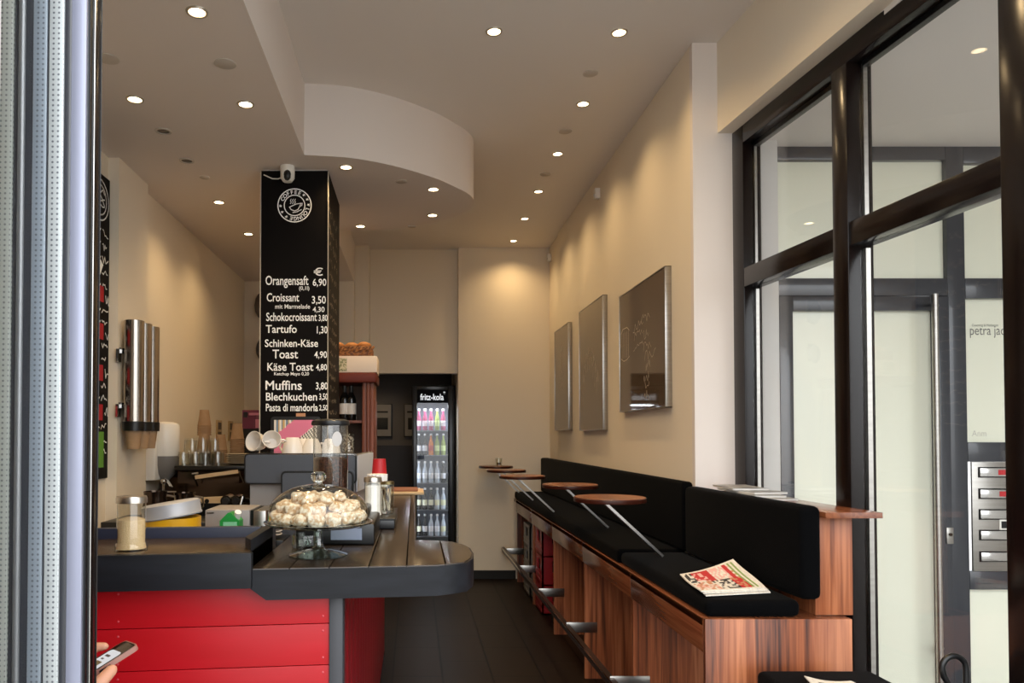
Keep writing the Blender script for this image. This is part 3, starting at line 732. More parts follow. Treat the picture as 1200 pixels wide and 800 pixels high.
for (s, x0, x1, b, c) in (('€', 367, 378, 322, 8.5), ('Orangensaft', 310.5, 361, 333, 10.5), ('6,90', 366, 382, 334, 8), ('(0,1l)', 350, 362, 339, 4.2), ('Croissant', 312, 350, 352.5, 9.5), ('3,50', 365, 381.5, 355, 8.5),
        ('mit Marmelade', 322, 363, 361, 5), ('4,30', 366, 380, 365, 6), ('Schokocroissant', 311.5, 371, 375.5, 9.5), ('3,80', 373, 383.5, 375.5, 7), ('Tartufo', 311, 347.5, 389.5, 9), ('1,30', 371, 383.5, 390, 8),
        ('Schinken-Käse', 310, 372.5, 406, 8.5), ('Toast', 319, 349, 419.5, 10), ('4,90', 368, 383, 419, 7.5), ('Käse Toast', 313, 367, 434, 9), ('4,80', 370, 383, 433.5, 7), ('Ketchup Mayo 0,20', 321, 362, 439.5, 3.6),
        ('Muffins', 311, 353.5, 456.5, 10.5), ('3,80', 370, 384, 456, 8), ('Blechkuchen', 311.5, 371.5, 469, 9), ('3,50', 374, 384, 468, 7), ('Pasta di mandorla', 311.5, 372.5, 481.5, 8.5), ('2,50', 374, 384, 480.5, 6)):
    mb = MB(); put_text(mb, s, cx(x0), cx(x1), cz(b), c * KC, PF, off=.012)
    mb.build('chalk_lettering', CHALK, mc, smooth=False)
# round emblem
mb = MB(); ox, oz = cx(344.3), cz(239)
def ringm(r0, r1):
    n_ = 48; vs = []; fs = []
    for k in range(n_):
        a = 2 * math.pi * k / n_; vs += [(ox + r0 * math.cos(a), oz + r0 * math.sin(a), .001), (ox + r1 * math.cos(a), oz + r1 * math.sin(a), .001)]
    for k in range(n_): k2 = (k + 1) % n_; fs.append((2 * k, 2 * k + 1, 2 * k2 + 1, 2 * k2))
    mb.mesh((vs, fs), PF)
ringm(19 * KC, 20.2 * KC); ringm(11.6 * KC, 12.7 * KC)
def arc_text(s, a0, a1, r, size):
    for i, ch in enumerate(s):
        a = R(a0 + (a1 - a0) * i / max(1, len(s) - 1))
        vs, fs = text_vf(ch, .02); mid = (min(v[0] for v in vs) + max(v[0] for v in vs)) / 2
        M = PF @ Matrix.Translation((ox + r * math.cos(a), oz + r * math.sin(a), .001)) @ Matrix.Rotation(a - math.pi / 2, 4, 'Z') @ Matrix.Scale(size, 4)
        mb.mesh(([(v[0] - mid, v[1], 0) for v in vs], fs), M)
arc_text('COFFEE', 152, 68, 13.7 * KC, 6.2 * KC); arc_text('LOUNGE', -18, -104, 13.7 * KC, 6.2 * KC)
arc_text('★★★' if False else '***', 48, 2, 13.0 * KC, 7 * KC); arc_text('***', -126, -178, 13.0 * KC, 7 * KC)
def ep_(x, y): return (ox + x * KC, oz + y * KC)
mb.stroke([ep_(-6, -2), ep_(-4, -5), ep_(0, -6.5), ep_(4, -5), ep_(6.5, -.5), ep_(7.5, 2.5), ep_(2, 1.6), ep_(-6, -2)], 1.0 * KC, PF, .001)
mb.stroke([ep_(6.5, 2.2), ep_(9, 2.5), ep_(8.6, 0), ep_(6, -1.5)], .9 * KC, PF, .001); mb.stroke([ep_(-2, -8.5), ep_(3, -7.6), ep_(8, -5)], .9 * KC, PF, .001)
for k in range(3): mb.stroke([ep_(-5 + k * 2.5, 2), ep_(-3.8 + k * 2.5, 4), ep_(-5 + k * 2.5, 5.5), ep_(-4 + k * 2.5, 7.5)], .8 * KC, PF, .001)
mb.build('emblem', CHALK, mc, smooth=False)
# narrow right side: faint illegible chalk writing
mb = MB(); PS = plane((CX1, CY0, 0), (0, 1, 0), (0, 0, 1)); rr = random.Random(11)
CHF = mat('worn chalk', (150, 138, 120), .9)
z = 2.72
while z > 1.5:
    x = .07; hh = .035 if z < 2.3 else .055
    while x < .45:
        wv = rr.uniform(.03, .07)
        if rr.random() < .8: mb.stroke([(x, z + rr.uniform(0, hh)), (x + wv * .3, z + rr.uniform(0, hh)), (x + wv * .55, z + rr.uniform(0, hh)), (x + wv * .8, z + rr.uniform(0, hh))], .006, PS, .001)
        x += wv
    z -= hh + .035
mb.build('worn_chalk_writing', CHF, mc, smooth=False)
MB().box(cx(347), cx(358), CY0 - .004, CY0 - .001, cz(488), cz(484)).build('tape_strip', mat('tan tape', (196, 140, 100), .6), mc)
sc_ = thing('security_camera', 'white rounded security camera at the top of the menu column', 'security camera', (cx(337.5), CY0, cz(216)))
MB().tube([(cx(337.5), CY0 - .045, cz(214)), (cx(337.5), CY0 - .045, cz(210)), (cx(337.5), CY0 - .045, cz(194)), (cx(337.5), CY0 - .045, ZL - .001)], [.026, .040, .041, .036], 24).build('housing', WPLAST, sc_)
MB().ball((cx(338.2), CY0 - .075, cz(208)), .022, .016, .034).build('lens_window', BLACK, sc_)
MB().tube([(cx(331), CY0 - .02, cz(207)), (cx(325), CY0 - .008, cz(208)), (cx(318), CY0 - .005, cz(207.5)), (cx(308), CY0 - .005, cz(203))], .0035, 8).build('cable', WPLAST, sc_)
# left wall menu
mw = thing('wall_menu', 'tall black chalkboard menu with coloured pictures on the left wall', 'menu board', (XL, 3.6, 1.2))
MB().box(XL + .0005, XL + .014, 3.2, 4.03, 1.22, 2.84).build('board', BOARD, mw, smooth=False)
PL = plane((XL + .014, 3.2, 0), (0, 1, 0), (0, 0, 1)); rr = random.Random(5)
mb = MB()
for q in (.085, .115):
    mb.stroke([(.70 + q * math.cos(R(a)), 2.70 + q * math.sin(R(a)) * .95) for a in range(0, 361, 15)], .008, PL)
for q in range(4): scribble(mb, PL, .64, 2.66 + q * .03, .12, .03, 5, .007)
for z in (2.53, 2.46, 2.39, 2.32, 2.24, 2.11, 2.05, 1.93, 1.87, 1.71, 1.65, 1.50, 1.42, 1.36):
    if z < 2.53: mb = MB()
    for x in (.52, .64, .74): scribble(mb, PL, x, z, rr.uniform(.05, .08), .04, 5, .006)
    mb.build('chalk_writing', CHALK, mw, smooth=False)
for z in (2.18, 1.98, 1.78, 1.58):
    mb = MB(); scribble(mb, PL, .785, z, .04, .06, 4, .006); mb.build('chalk_writing', CHALK, mw, smooth=False)
for zz in (2.16, 1.96, 1.74, 1.53):
    mb = MB(); mb.mesh(([(.6, zz, .0012), (.76, zz, .0012), (.76, zz + .085, .0012), (.6, zz + .085, .0012)], [(0, 1, 2, 3)]), PL); mb.build('red_picture', CHALKR, mw, smooth=False)
mb = MB(); mb.mesh(([(.6, 1.28, .0014), (.775, 1.28, .0014), (.775, 1.47, .0014), (.6, 1.47, .0014)], [(0, 1, 2, 3)]), PL); mb.build('green_picture', CHALKG, mw, smooth=False)
mb = MB(); mb.mesh(([(.62, 2.25, .0014), (.68, 2.25, .0014), (.75, 2.36, .0014), (.66, 2.42, .0014), (.6, 2.4, .0014)], [(0, 1, 2, 3, 4)]), PL); mb.build('white_picture', CHALK, mw, smooth=False)

# ------------------------------------------------------------------ cup dispenser
def paper_cup(name='paper_cup'): return None
def cup_prof(r0, r1, h): return [(0, 0), (r0, 0), (r1, h - .008), (r1 + .004, h - .007), (r1 + .0042, h - .004), (r1 + .002, h), (r1 - .002, h), (r0 - .002, .004), (0, .004)]
dsp = thing('cup_dispenser', 'wall mounted dispenser of three steel tubes for paper cups', 'cup dispenser', (-1.62, 4.25, 1.4))
DY = (4.08, 4.20, 4.32); DR = .054
for y in DY:
    MB().lathe([(DR, 0), (DR, .56), (DR - .004, .562), (0, .562)], (-1.545, y, 1.52), 32).build('tube', mat('tube steel', (176, 168, 158), .22, 1), dsp)
    MB().lathe([(DR + .003, 0), (DR + .004, .05), (DR, .052)], (-1.545, y, 1.475), 32).box(-1.6, -1.545, y - .02, y + .02, 1.48, 1.525).build('collar', BLACK, dsp)
for za in (1.6, 1.9): MB().box(-1.62, -1.60, 4.05, 4.44, za, za + .03).box(-1.617, -1.607, 4.01, 4.06, za - .05, za + .02).build('mounting_rail', CHROME, dsp)
for y, l in zip(DY, ('nearest', 'middle', 'farthest')):
    c = MB(Matrix.Translation((-1.545, y, 1.375)))
    c.lathe(cup_prof(.033, .046, .11), (0, 0, 0), 28)
    tag(c.build('paper_cup', KRAFT, origin=(-1.545, y, 1.375)), 'brown paper cup sticking out of the %s dispenser tube' % l, 'cup', 'cups in the dispenser')
# paper towel dispenser
td = thing('towel_dispenser', 'white paper towel dispenser with smoky lower cover on the left wall', 'towel dispenser', (XL, 4.72, 1.2))
MB().box(XL + .001, -1.60, 4.58, 4.84, 1.17, 1.42, b=.012).build('back_shell', WPLAST, td)
MB().lathe([(.085, 0), (.09, .01), (.09, .19), (.08, .205), (.05, .215), (0, .218)], (-1.585, 4.71, 1.32), 32).build('upper_cover', WPLAST, td)
MB().lathe([(0, 0), (.03, .0), (.07, .04), (.088, .09), (.088, .15)], (-1.585, 4.71, 1.17), 32).build('lower_cover', SMOKE, td)
MB().bar((-1.57, 4.69, 1.18), (-1.53, 4.67, 1.13), .04, .004).build('paper_tail', mat('tissue', (224, 220, 214), .9), td)
# ------------------------------------------------------------------ sandwich grill / back machine with glasses
gr = thing('contact_grill', 'wide dark chrome grill machine with pale wooden handles under the glasses', 'grill', (-1.36, 4.8, .92))
MB().box(-1.49, -1.03, 4.6, 5.15, 1.235, 1.262, b=.006).build('top_shelf', BLACK, gr)
MB().prismY([(-1.66, .922), (-1.06, .922), (-1.06, 1.235), (-1.66, 1.235)], 4.85, 5.14).build('body', DCHROME, gr)
MB().prism([(-1.485, 4.66), (-1.10, 4.66), (-1.08, 4.84), (-1.485, 4.84)], 1.15, 1.235, b=.01).build('upper_plate', DCHROME, gr)
MB().box(-1.65, -1.08, 4.6, 4.86, .922, .985, b=.01).build('drip_tray', BLACK, gr)
PALE = mat('pale beech wood', (214, 186, 146), .5, rgb2=(196, 164, 120), var=.3, vscale=(6, 60, 60))
def bx4(x0, y0, z0, x1, y1, z1, wd, th): return MB().bar((x0, y0, z0), (x1, y1, z1), wd, th, up=(0, 0, 1))
q = 4.5 / 870
MB().bar(((229 - 486) * q, 4.5, 1.45 - 49 * q), ((277 - 486) * q, 4.55, 1.45 - 42.5 * q), .022, .02, up=(0, 0, 1)).build('handle', PALE, gr)
MB().tube([((225 - 486) * q, 4.62, 1.45 - 60 * q), ((225 - 486) * q, 4.52, 1.45 - 45 * q), ((232 - 486) * q, 4.5, 1.45 - 44 * q)], .006, 8).tube([((279 - 486) * q, 4.64, 1.45 - 56 * q), ((278 - 486) * q, 4.55, 1.45 - 43 * q)], .006, 8).build('handle_arm', CHROME, gr)
MB().cyl((-1.56, 4.62, 1.0), (-1.56, 4.62, 1.16), .008).ball((-1.56, 4.62, 1.165), .02).cyl((-1.62, 4.62, 1.10), (-1.48, 4.62, 1.10), .006).build('tap', CHROME, gr)
# wooden paddle
q = 3.9 / 870
pd = thing('wooden_paddle', 'pale wooden paddle with a round hole lying on the work table rack', 'paddle', ((256 - 486) * q, 3.9, 1.05))
MB().prismY([((233 - 486) * q, 1.45 - 72.5 * q), ((238 - 486) * q, 1.45 - 80.5 * q), ((275 - 486) * q, 1.45 - 78 * q), ((278 - 486) * q, 1.45 - 71 * q)], 3.9, 3.915).build('blade', PALE, pd)
MB().cyl(((243 - 486) * q, 3.897, 1.45 - 76.8 * q), ((243 - 486) * q, 3.899, 1.45 - 76.8 * q), .012).build('hole', BLACK, pd)
rk = thing('utensil_rack', 'black utensil rack carrying the wooden paddle and steel pitchers', 'rack', (-1.25, 3.9, 0))
MB().box(-1.52, -.97, 3.6, 3.95, .985, 1.03, b=.004).build('shelf', BLACK, rk)
for x in (-1.5, -.99):
    for y in (3.62, 3.93): MB().box(x - .012, x + .012, y - .012, y + .012, 0, .985).build('leg', BLACK, rk)
MB().box(-1.14, -.97, 3.895, 3.925, 1.03, 1.095).build('support', BLACK, rk)
def pitcher(label, x, y, z, s):
    t = thing('milk_pitcher', label, 'pitcher', (x, y, z), 'steel milk pitchers')
    MB().lathe([(0, 0), (.045 * s, 0), (.05 * s, .02 * s), (.04 * s, .08 * s), (.042 * s, .105 * s), (.04 * s, .105 * s), (.036 * s, .08 * s), (.04 * s, .01 * s), (0, .01 * s)], (x, y, z), 28).build('body', DCHROME, t)
    MB().tube([(x + .045 * s, y - .01, z + .09 * s), (x + .075 * s, y - .01, z + .085 * s), (x + .078 * s, y - .01, z + .05 * s), (x + .048 * s, y - .01, z + .03 * s)], .005 * s, 8).build('handle', CHROME, t)
pitcher('larger polished milk pitcher behind the yellow tin, left of two', -1.29, 3.7, 1.031, 1.35)
pitcher('smaller polished milk pitcher behind the yellow tin, right of two', -1.16, 3.75, 1.031, 1.25)
for i, x in enumerate((-.965, -.915)):
    q = 3.85
    t = thing('portafilter', 'steel portafilter resting on the rack, %s of two' % ('left', 'right')[i], 'portafilter', (x, q, 1.095), 'portafilters')
    MB().cyl((x, q - .05, 1.115), (x, q + .04, 1.115), .028, .03, 20).build('basket', CHROME, t)
    MB().cyl((x, q + .04, 1.115), (x + .02, q + .14, 1.10), .012, .015).build('handle', BLACK, t)
    MB().cyl((x, q - .058, 1.115), (x, q - .051, 1.115), .018, .018).build('outlet', MBLACK, t)
rk2 = MB().box(-1.0, -.88, 3.80, 3.92, 1.03, 1.087).box(-1.0, -.88, 3.8, 3.92, .985, 1.03)
rk2.build('holder', BLACK, rk)
# glasses on the grill shelf
gp = None
def tumbler(label, x, y, z, h=.085, r=.034, up=False):
    global gp
    if gp is None:
        gp = tag(MB().lathe([(0, 0), (.03, 0), (.034, .02), (.036, .085), (.034, .085), (.031, .02), (.028, .012), (0, .012)], (0, 0, 0), 40, flute=.05, nfl=10).build('tumbler', CLEAR), label, 'glass', 'upturned tumblers on the grill shelf')
        o = gp
    else: o = copy_tree(gp, label=label)
    o.location = (x, y, z + h); o.rotation_euler = (math.pi, 0, rr.uniform(0, 3))
rr = random.Random(2)
rows = [(-1.445, 4.65), (-1.371, 4.655), (-1.297, 4.645), (-1.226, 4.643), (-1.45, 4.745), (-1.41, 4.83), (-1.336, 4.735), (-1.334, 4.82), (-1.262, 4.74)]
nms = ['leftmost of the front row', 'second from left of the front row', 'third from left of the front row', 'rightmost of the front row', 'leftmost of the middle row', 'left one of the back row', 'second of the middle row', 'right one of the back row', 'rightmost of the middle row']
for (x, y), l in zip(rows, nms): tumbler('upturned tumbler on the grill shelf, ' + l, x, y, 1.2625)
for (x, y, l) in ((-1.41, 4.66, 'left'), (-1.34, 4.665, 'middle'), (-1.262, 4.655, 'right')): tumbler('upturned tumbler standing on the lower glasses, %s of three' % l, x, y, 1.3485)
# stacked paper cups
cupm = MB().lathe(cup_prof(.03, .044, .11), (0, 0, 0), 24).build('paper_cup', KRAFT).data
bpy.data.objects.remove(bpy.data.objects['paper_cup.003'] if 'paper_cup.003' in bpy.data.objects else [o for o in bpy.data.objects if o.data == cupm][0])
def cup_stack(x, y, z, n, who, step=.016, first=0):
    for k in range(n):
        o = bpy.data.objects.new('paper_cup', cupm); COL.objects.link(o)
        o.location = (x, y, z + .11 + k * step + (0 if k < first or first == 0 else .06)); o.rotation_euler = (math.pi, 0, 0)
        tag(o, ('topmost brown paper cup of ' if k == n - 1 else 'lowest brown paper cup of ' if k == 0 else 'brown paper cup nested inside ') + who, 'cup', 'paper cups in ' + who)
cup_stack(-1.415, 4.98, 1.2625, 8, 'the short stack in front of the tall stack', .012)
cup_stack(-1.445, 5.10, 1.2625, 13, 'the tallest stack against the left wall', .016, 8)
cup_stack(-1.33, 5.09, 1.2625, 7, 'the stack half hidden behind the tallest', .014)
cup_stack(-1.19, 4.98, 1.2625, 12, 'the separate stack right of the glasses', .0145)
# plates
pl0 = None
for k in range(6):
    z = 1.263 + k * .011
    prof = [(0, 0), (.045, 0), (.085, .014), (.083, .017), (.045, .005), (0, .005)]
    o = tag(MB().lathe(prof, (-1.158, 4.74, z), 32).build('saucer', mat('glass plate', (172, 160, 140), .2), origin=(-1.158, 4.74, z)), 'grey plate in the pile right of the glasses, ' + ('bottom one', 'second from below', 'third from below', 'fourth from below', 'fifth from below', 'topmost')[k], 'plate', 'plates on the grill shelf')
    o.location.x = -1.118
# wall sockets
for (y, l) in ((6.35, 'left'), (6.75, 'right')):
    t = thing('wall_socket', 'wall socket plate on the left wall, %s of the pair' % l, 'socket', (XL, y, 1.5), 'wall sockets')
    MB().box(XL + .0005, XL + .012, y - .08, y + .08, 1.40, 1.58, b=.003).build('plate', mat('beige socket plate', (176, 150, 108), .4), t)
    MB().box(XL + .012, XL + .014, y - .05, y + .05, 1.42, 1.48).box(XL + .012, XL + .014, y - .05, y + .05, 1.5, 1.56).build('insert', mat('dark socket insert', (70, 52, 36), .5), t)
# purple box
pb = thing('display_box', 'tall purple and black advertising box left of the menu column', 'display', (-1.22, 5.6, .92))
MB().box(-1.29, -1.10, 5.55, 5.8, .9205, 1.64, b=.003).build('box', mat('purple print', (92, 26, 62), .4), pb)
MB().box(-1.285, -1.11, 5.545, 5.549, .93, 1.50).box(-1.28, -1.25, 5.545, 5.549, 1.585, 1.625).build('dark_print', BLACK, pb)
MB().box(-1.19, -1.15, 5.545, 5.549, 1.505, 1.57).box(-1.24, -1.11, 5.545, 5.549, 1.60, 1.618).build('pink_print', mat('pink print', (190, 120, 150), .5), pb)
# wall fittings left of the column
for (z, l, s) in ((2.74, 'upper dark rounded wall lamp partly hidden by the menu column', .13), (2.31, 'lower dark rounded wall lamp partly hidden by the menu column', .1)):
    t = thing('wall_lamp', l, 'wall lamp', (-1.53, 7.3, z), 'wall lamps at the back left')
    MB().box(-1.53, -1.46, 7.285, 7.299, z - s * .9, z + s * .9, b=.004).build('back_plate', mat('brown plate', (84, 56, 40), .4), t)
    MB().ball((-1.50, 7.25, z - .02), s * .55, .06, s).build('shade', mat('grey brown shade', (96, 88, 84), .4), t)

# ------------------------------------------------------------------ espresso machine on the work table
em = thing('espresso_machine', 'grey espresso machine seen from behind with white cups on top', 'espresso machine', (-.53, 3.5, .92))
def rrect(x0, x1, z0, z1, r, y0, y1, mb=None):
    p = []
    for (cx_, cz_, a0) in ((x1 - r, z1 - r, 0), (x0 + r, z1 - r, 90), (x0 + r, z0 + r, 180), (x1 - r, z0 + r, 270)):
        for k in range(5): a = R(a0 + 90 * k / 4); p.append((cx_ + r * math.cos(a), cz_ + r * math.sin(a)))
    return (mb or MB()).prismY(p, y0, y1)
q = 3.4 / 870
ex0, ex1 = (286 - 486) * q, (418 - 486) * q
MB().prism([(ex0 + .02, 3.44), (ex1 - .01, 3.44), (ex1 + .03, 3.95), (ex0 + .02, 3.95)], .97, 1.355, b=.006).build('body', GREYM, em)
rrect(ex0, ex1, 1.45 - 57 * q, 1.45 - 21 * q, .02, 3.405, 3.438).build('rear_panel_rim', BLACK, em)
rrect(ex0 + .008, ex1 - .008, 1.45 - 55.5 * q, 1.45 - 22.5 * q, .016, 3.398, 3.404).build('rear_panel', GREYP, em)
q2 = 3.36 / 870
rrect((329 - 486) * q2, (414 - 486) * q2, .97, 1.45 - 42 * q2, .02, 3.37, 3.396).build('lower_panel_rim', BLACK, em)
rrect((331 - 486) * q2, (412 - 486) * q2, .98, 1.45 - 44 * q2, .016, 3.362, 3.369).build('lower_panel', GREYP, em)
MB().prism([(ex1 - .004, 3.43), (ex1 + .002, 3.43), (ex1 + .045, 3.95), (ex1 + .039, 3.95)], 1.19, 1.36, b=.002).build('side_panel', mat('pale grey side panel', (196, 200, 208), .3), em)
MB().prism([(ex0 + .01, 3.4), (ex1, 3.4), (ex1 + .04, 3.96), (ex0 + .01, 3.96)], 1.356, 1.366).build('cup_tray', CHROME, em)
for x in (ex0 + .06, ex1 - .06):
    for y in (3.5, 3.88): MB().cyl((x, y, .9205), (x, y, .97), .02).build('foot', BLACK, em)
def cup(label, x, y, z, rot, s=1):
    t = thing('cup', label, 'cup', (0, 0, 0), 'white cups on the espresso machine')
    MB().lathe([(0, 0), (.024, 0), (.027, .004), (.038, .03), (.043, .062), (.0405, .062), (.035, .03), (.022, .008), (0, .008)], (0, 0, 0), 28).build('bowl', CERAM, t)
    MB().tube([(.038, 0, .05), (.055, 0, .052), (.064, 0, .038), (.056, 0, .022), (.036, 0, .02)], .0045, 8).build('handle', CERAM, t)
    t.location = (x, y, z); t.rotation_euler = rot; t.scale = (s, s, s)
ZT = 1.3665
cup('white cup lying on its side at the left of the espresso machine', -.715, 3.50, ZT + .046, (R(80), R(0), R(-30)), 1.1)
cup('white cup lying rim forward beside the leftmost cup', -.665, 3.46, ZT + .045, (R(70), 0, R(10)), 1.0)
cup('white upturned cup in the middle of the machine top', -.575, 3.50, ZT + .074, (R(180), 0, R(150)), 1.2)
cup('white upturned cup right of the middle cup', -.485, 3.51, ZT + .068, (R(180), 0, R(20)), 1.1)
cup('white upturned cup behind the clear bean hopper', -.40, 3.55, ZT + .068, (R(180), 0, R(80)), 1.1)
cup('white upturned cup at the back of the machine top', -.55, 3.65, ZT + .068, (R(180), 0, R(40)), 1.1)
# saucers under the machine front
for k in range(5):
    z = 1.022 + k * .014
    tag(MB().lathe([(0, 0), (.04, 0), (.075, .012), (.073, .015), (.04, .004), (0, .004)], (-.635, 3.15, z), 28).build('saucer', CERAM, origin=(-.635, 3.15, z)), 'white saucer in the pile below the machine panel, ' + ('bottom one', 'second from below', 'middle one', 'second from top', 'topmost')[k], 'saucer', 'saucers by the espresso machine')
t = thing('knock_box', 'black knock box carrying the white saucers', 'knock box', (-.64, 3.15, .9205))
MB().box(-.73, -.54, 3.06, 3.24, .9205, 1.02, b=.004).build('box', BLACK, t)
MB().cyl((-.735, 3.1, .99), (-.535, 3.1, .99), .008).build('bar', CHROME, t)
t = thing('spoon', 'steel spoon leaning beside the saucers', 'spoon', (-.75, 3.0, .9205))
MB().cyl((-.76, 3.0, .94), (-.705, 3.05, 1.20), .004, .005).build('stem', CHROME, t); MB().ball((-.763, 2.995, .945), .018, .006, .024).build('bowl', CHROME, t)
# picture standing against the column
pf = thing('photo_frame', 'black framed picture in pink and stripes on the front of the menu column', 'picture', (cx(346), CY0, cz(532)))
rrect(cx(318), cx(376), cz(540), cz(488), .02, CY0 - .022, CY0 - .001).build('frame', BLACK, pf)
mb = MB(); nx, nz = 40, 24; PX0, PX1, PZ0, PZ1 = cx(322), cx(372), cz(536), cz(492)
PCOL = [mat('pink print pale', (222, 120, 150), .5), mat('cream print', (226, 220, 206), .5), mat('blue grey stripe', (110, 130, 150), .5), mat('tan stripe', (196, 160, 100), .5), BLACK]
vs = [(PX0 + (PX1 - PX0) * i / nx, CY0 - .0225, PZ0 + (PZ1 - PZ0) * j / nz) for j in range(nz + 1) for i in range(nx + 1)]
mb._new(vs, [(j * (nx + 1) + i, j * (nx + 1) + i + 1, (j + 1) * (nx + 1) + i + 1, (j + 1) * (nx + 1) + i) for j in range(nz) for i in range(nx)])
mb.bm.faces.ensure_lookup_table()
for k, f in enumerate(mb.bm.faces):
    u, v = (k % nx) / nx, (k // nx) / nz
    f.material_index = 0 if abs(v - .25 - u * .95) < .3 else (1 if v < u and (int(u * 40) + int(v * 24)) % 3 else 4 if v < u else (1, 2, 3)[int(u * 26) % 3])
mb.build('print', PCOL, pf, smooth=False)

# ------------------------------------------------------------------ coffee grinder behind the cake stand
cg = thing('coffee_grinder', 'coffee grinder with clear hopper half full of beans', 'coffee grinder', (-.3, 2.6, Z1))
gx, gy = -.297, 2.62
MB().box(-.385, -.13, 2.40, 2.78, Z1 + .001, Z1 + .07, b=.008).box(-.37, -.16, 2.47, 2.76, Z1 + .07, 1.20, b=.01).build('body', BLACK, cg)
MB().box(-.27, -.17, 2.395, 2.3995, Z1 + .018, Z1 + .055).build('screen', mat('pale blue display', (120, 130, 150), .2), cg)
MB().lathe([(.062, 0), (.064, .01), (.064, .03), (.055, .032)], (gx, gy, 1.195), 32).build('adjusting_ring', BLACK, cg)
MB().shell([(.05, .0), (.061, .03), (.061, .27)], (gx, gy, 1.215), 36).build('hopper', glass('hopper plastic', (244, 244, 242), rough=.06, gain=2.2, base=.06), cg)
BEAN = mat('roasted coffee beans', (36, 20, 14), .4, bump=1, rgb2=(84, 50, 34), var=.08, vscale=(150, 150, 150))
mb = MB().lathe([(0, .0), (.048, .0), (.0595, .03), (.0595, .15), (.05, .157), (0, .16)], (gx, gy, 1.216), 36); mb.build('beans', BEAN, cg)
MB().lathe([(0, .0), (.066, .0), (.068, .006), (.066, .016), (.05, .022), (0, .024)], (gx, gy, 1.485), 36).build('lid', BLACK, cg)
for x in (gx - .078, gx + .085): MB().ball((x, gy - .05, 1.235), .017, .012, .02).build('knob', mat('brown black knob', (34, 22, 20), .3), cg)
mb = MB(); M = plane((gx + .028, gy - .0575, 1.438), (.9, .42, 0), (0, 0, 1)); mb.mesh(text_vf('O'), M @ Matrix.Scale(0, 4))
mb.bm.clear(); n_ = 24
mb.mesh(([(.018 * math.cos(2 * math.pi * k / n_), .026 * math.sin(2 * math.pi * k / n_), .002) for k in range(n_)], [tuple(range(n_))]), M); mb.build('badge', mat('grey white badge', (190, 186, 182), .5), cg, smooth=False)
# black tray with shaker and jars
tr = thing('serving_tray', 'small black tray on the bar holding the white sugar shaker', 'tray', (-.14, 2.95, Z1))
MB().box(-.2, -.075, 2.8, 3.22, Z1 + .001, Z1 + .036, b=.006).build('base', BLACK, tr); MB().box(-.202, -.073, 2.798, 3.222, Z1 + .036, Z1 + .041, b=.002).build('rim', BLACK, tr)
def shaker(name, label, x, y, z, r, h, fill, fm, mtl_cap, grp):
    t = thing(name, label, 'sugar shaker', (x, y, z), grp)
    MB().lathe([(0, 0), (r * 1.12, 0), (r * 1.16, .006), (r * 1.12, .014), (r, .02), (r, h * .86), (r * .96, h * .88), (0, h * .88)], (x, y, z), 40, flute=.018, nfl=14).build('jar', CLEAR, t)
    MB().lathe([(0, .004), (r * 1.04, .004), (r * .95, .02), (r * .95, fill * .93), (r * .5, fill), (0, fill * 1.02)], (x, y, z), 32).build('sugar', fm, t)
    MB().lathe([(r * 1.03, h * .86), (r * 1.10, h * .865), (r * 1.10, h * .95), (r * 1.04, h * .985), (r * .5, h), (0, h)], (x, y, z), 36).build('cap', mtl_cap, t)
    return t
CAPM = mat('worn steel cap', (190, 182, 172), .3, 1)
shaker('sugar_shaker', 'ribbed glass shaker of brown sugar on the raised counter', (155 - 486) * 2.02 / 870, 2.02, Z2 + .0005, .037, .147, .088, mat('brown cane sugar', (226, 200, 160), .9, bump=1, bscale=600, rgb2=(206, 172, 124), var=.2, vscale=(400, 400, 400)), CAPM, 'sugar shakers')
shaker('sugar_shaker', 'tall shaker of white sugar on the black tray', (437 - 486) * 2.9 / 870, 2.9, Z1 + .0415, .032, .152, .125, mat('white sugar', (240, 236, 230), .9, bump=.5, bscale=500), CAPM, 'sugar shakers')
js = thing('stick_jar', 'glass jar of dark stirring sticks beside the white sugar shaker', 'jar', (-.105, 3.02, Z1 + .041))
MB().lathe([(0, 0), (.026, 0), (.027, .01), (.027, .115), (.025, .115), (.025, .008), (0, .008)], (-.111, 3.0, Z1 + .0415), 28).build('jar', CLEAR, js)
mb = MB(); rr = random.Random(9)
for k in range(16):
    a = rr.uniform(0, 6.28); r0 = rr.uniform(0, .018); b = rr.uniform(0, 6.28)
    mb.cyl((-.111 + r0 * math.cos(a), 3.0 + r0 * math.sin(a), Z1 + .052), (-.111 + .02 * math.cos(b), 3.0 + .02 * math.sin(b), Z1 + .145), .0028, seg=6)
o = mb.build('sticks', mat('mixed sticks', (60, 40, 30), .5, rgb2=(210, 190, 160), var=.05, vscale=(90, 90, 20)), js)
MB().lathe([(.026, .115), (.0285, .116), (.0285, .127), (.0, .128)], (-.111, 3.0, Z1 + .0415), 28).build('lid', mat('bronze lid', (130, 116, 80), .3, .9), js)
wl = thing('lid_stack', 'pile of white scalloped paper cases behind the sugar shaker', 'paper cases', (-.15, 3.14, Z1 + .041))
MB().lathe([(0, 0), (.035, 0), (.042, .15), (.04, .15), (0, .149)], (-.158, 3.13, Z1 + .0415), 48, flute=.05, nfl=16).build('cases', mat('white paper', (236, 232, 226), .8), wl)
t = thing('cup_tower', 'red paper cups stacked upside down behind the sugar shaker', 'cups', (-.15, 3.3, Z1))
REDC = mat('red paper cup', (176, 20, 30), .5)
bpy.data.objects.remove(t)
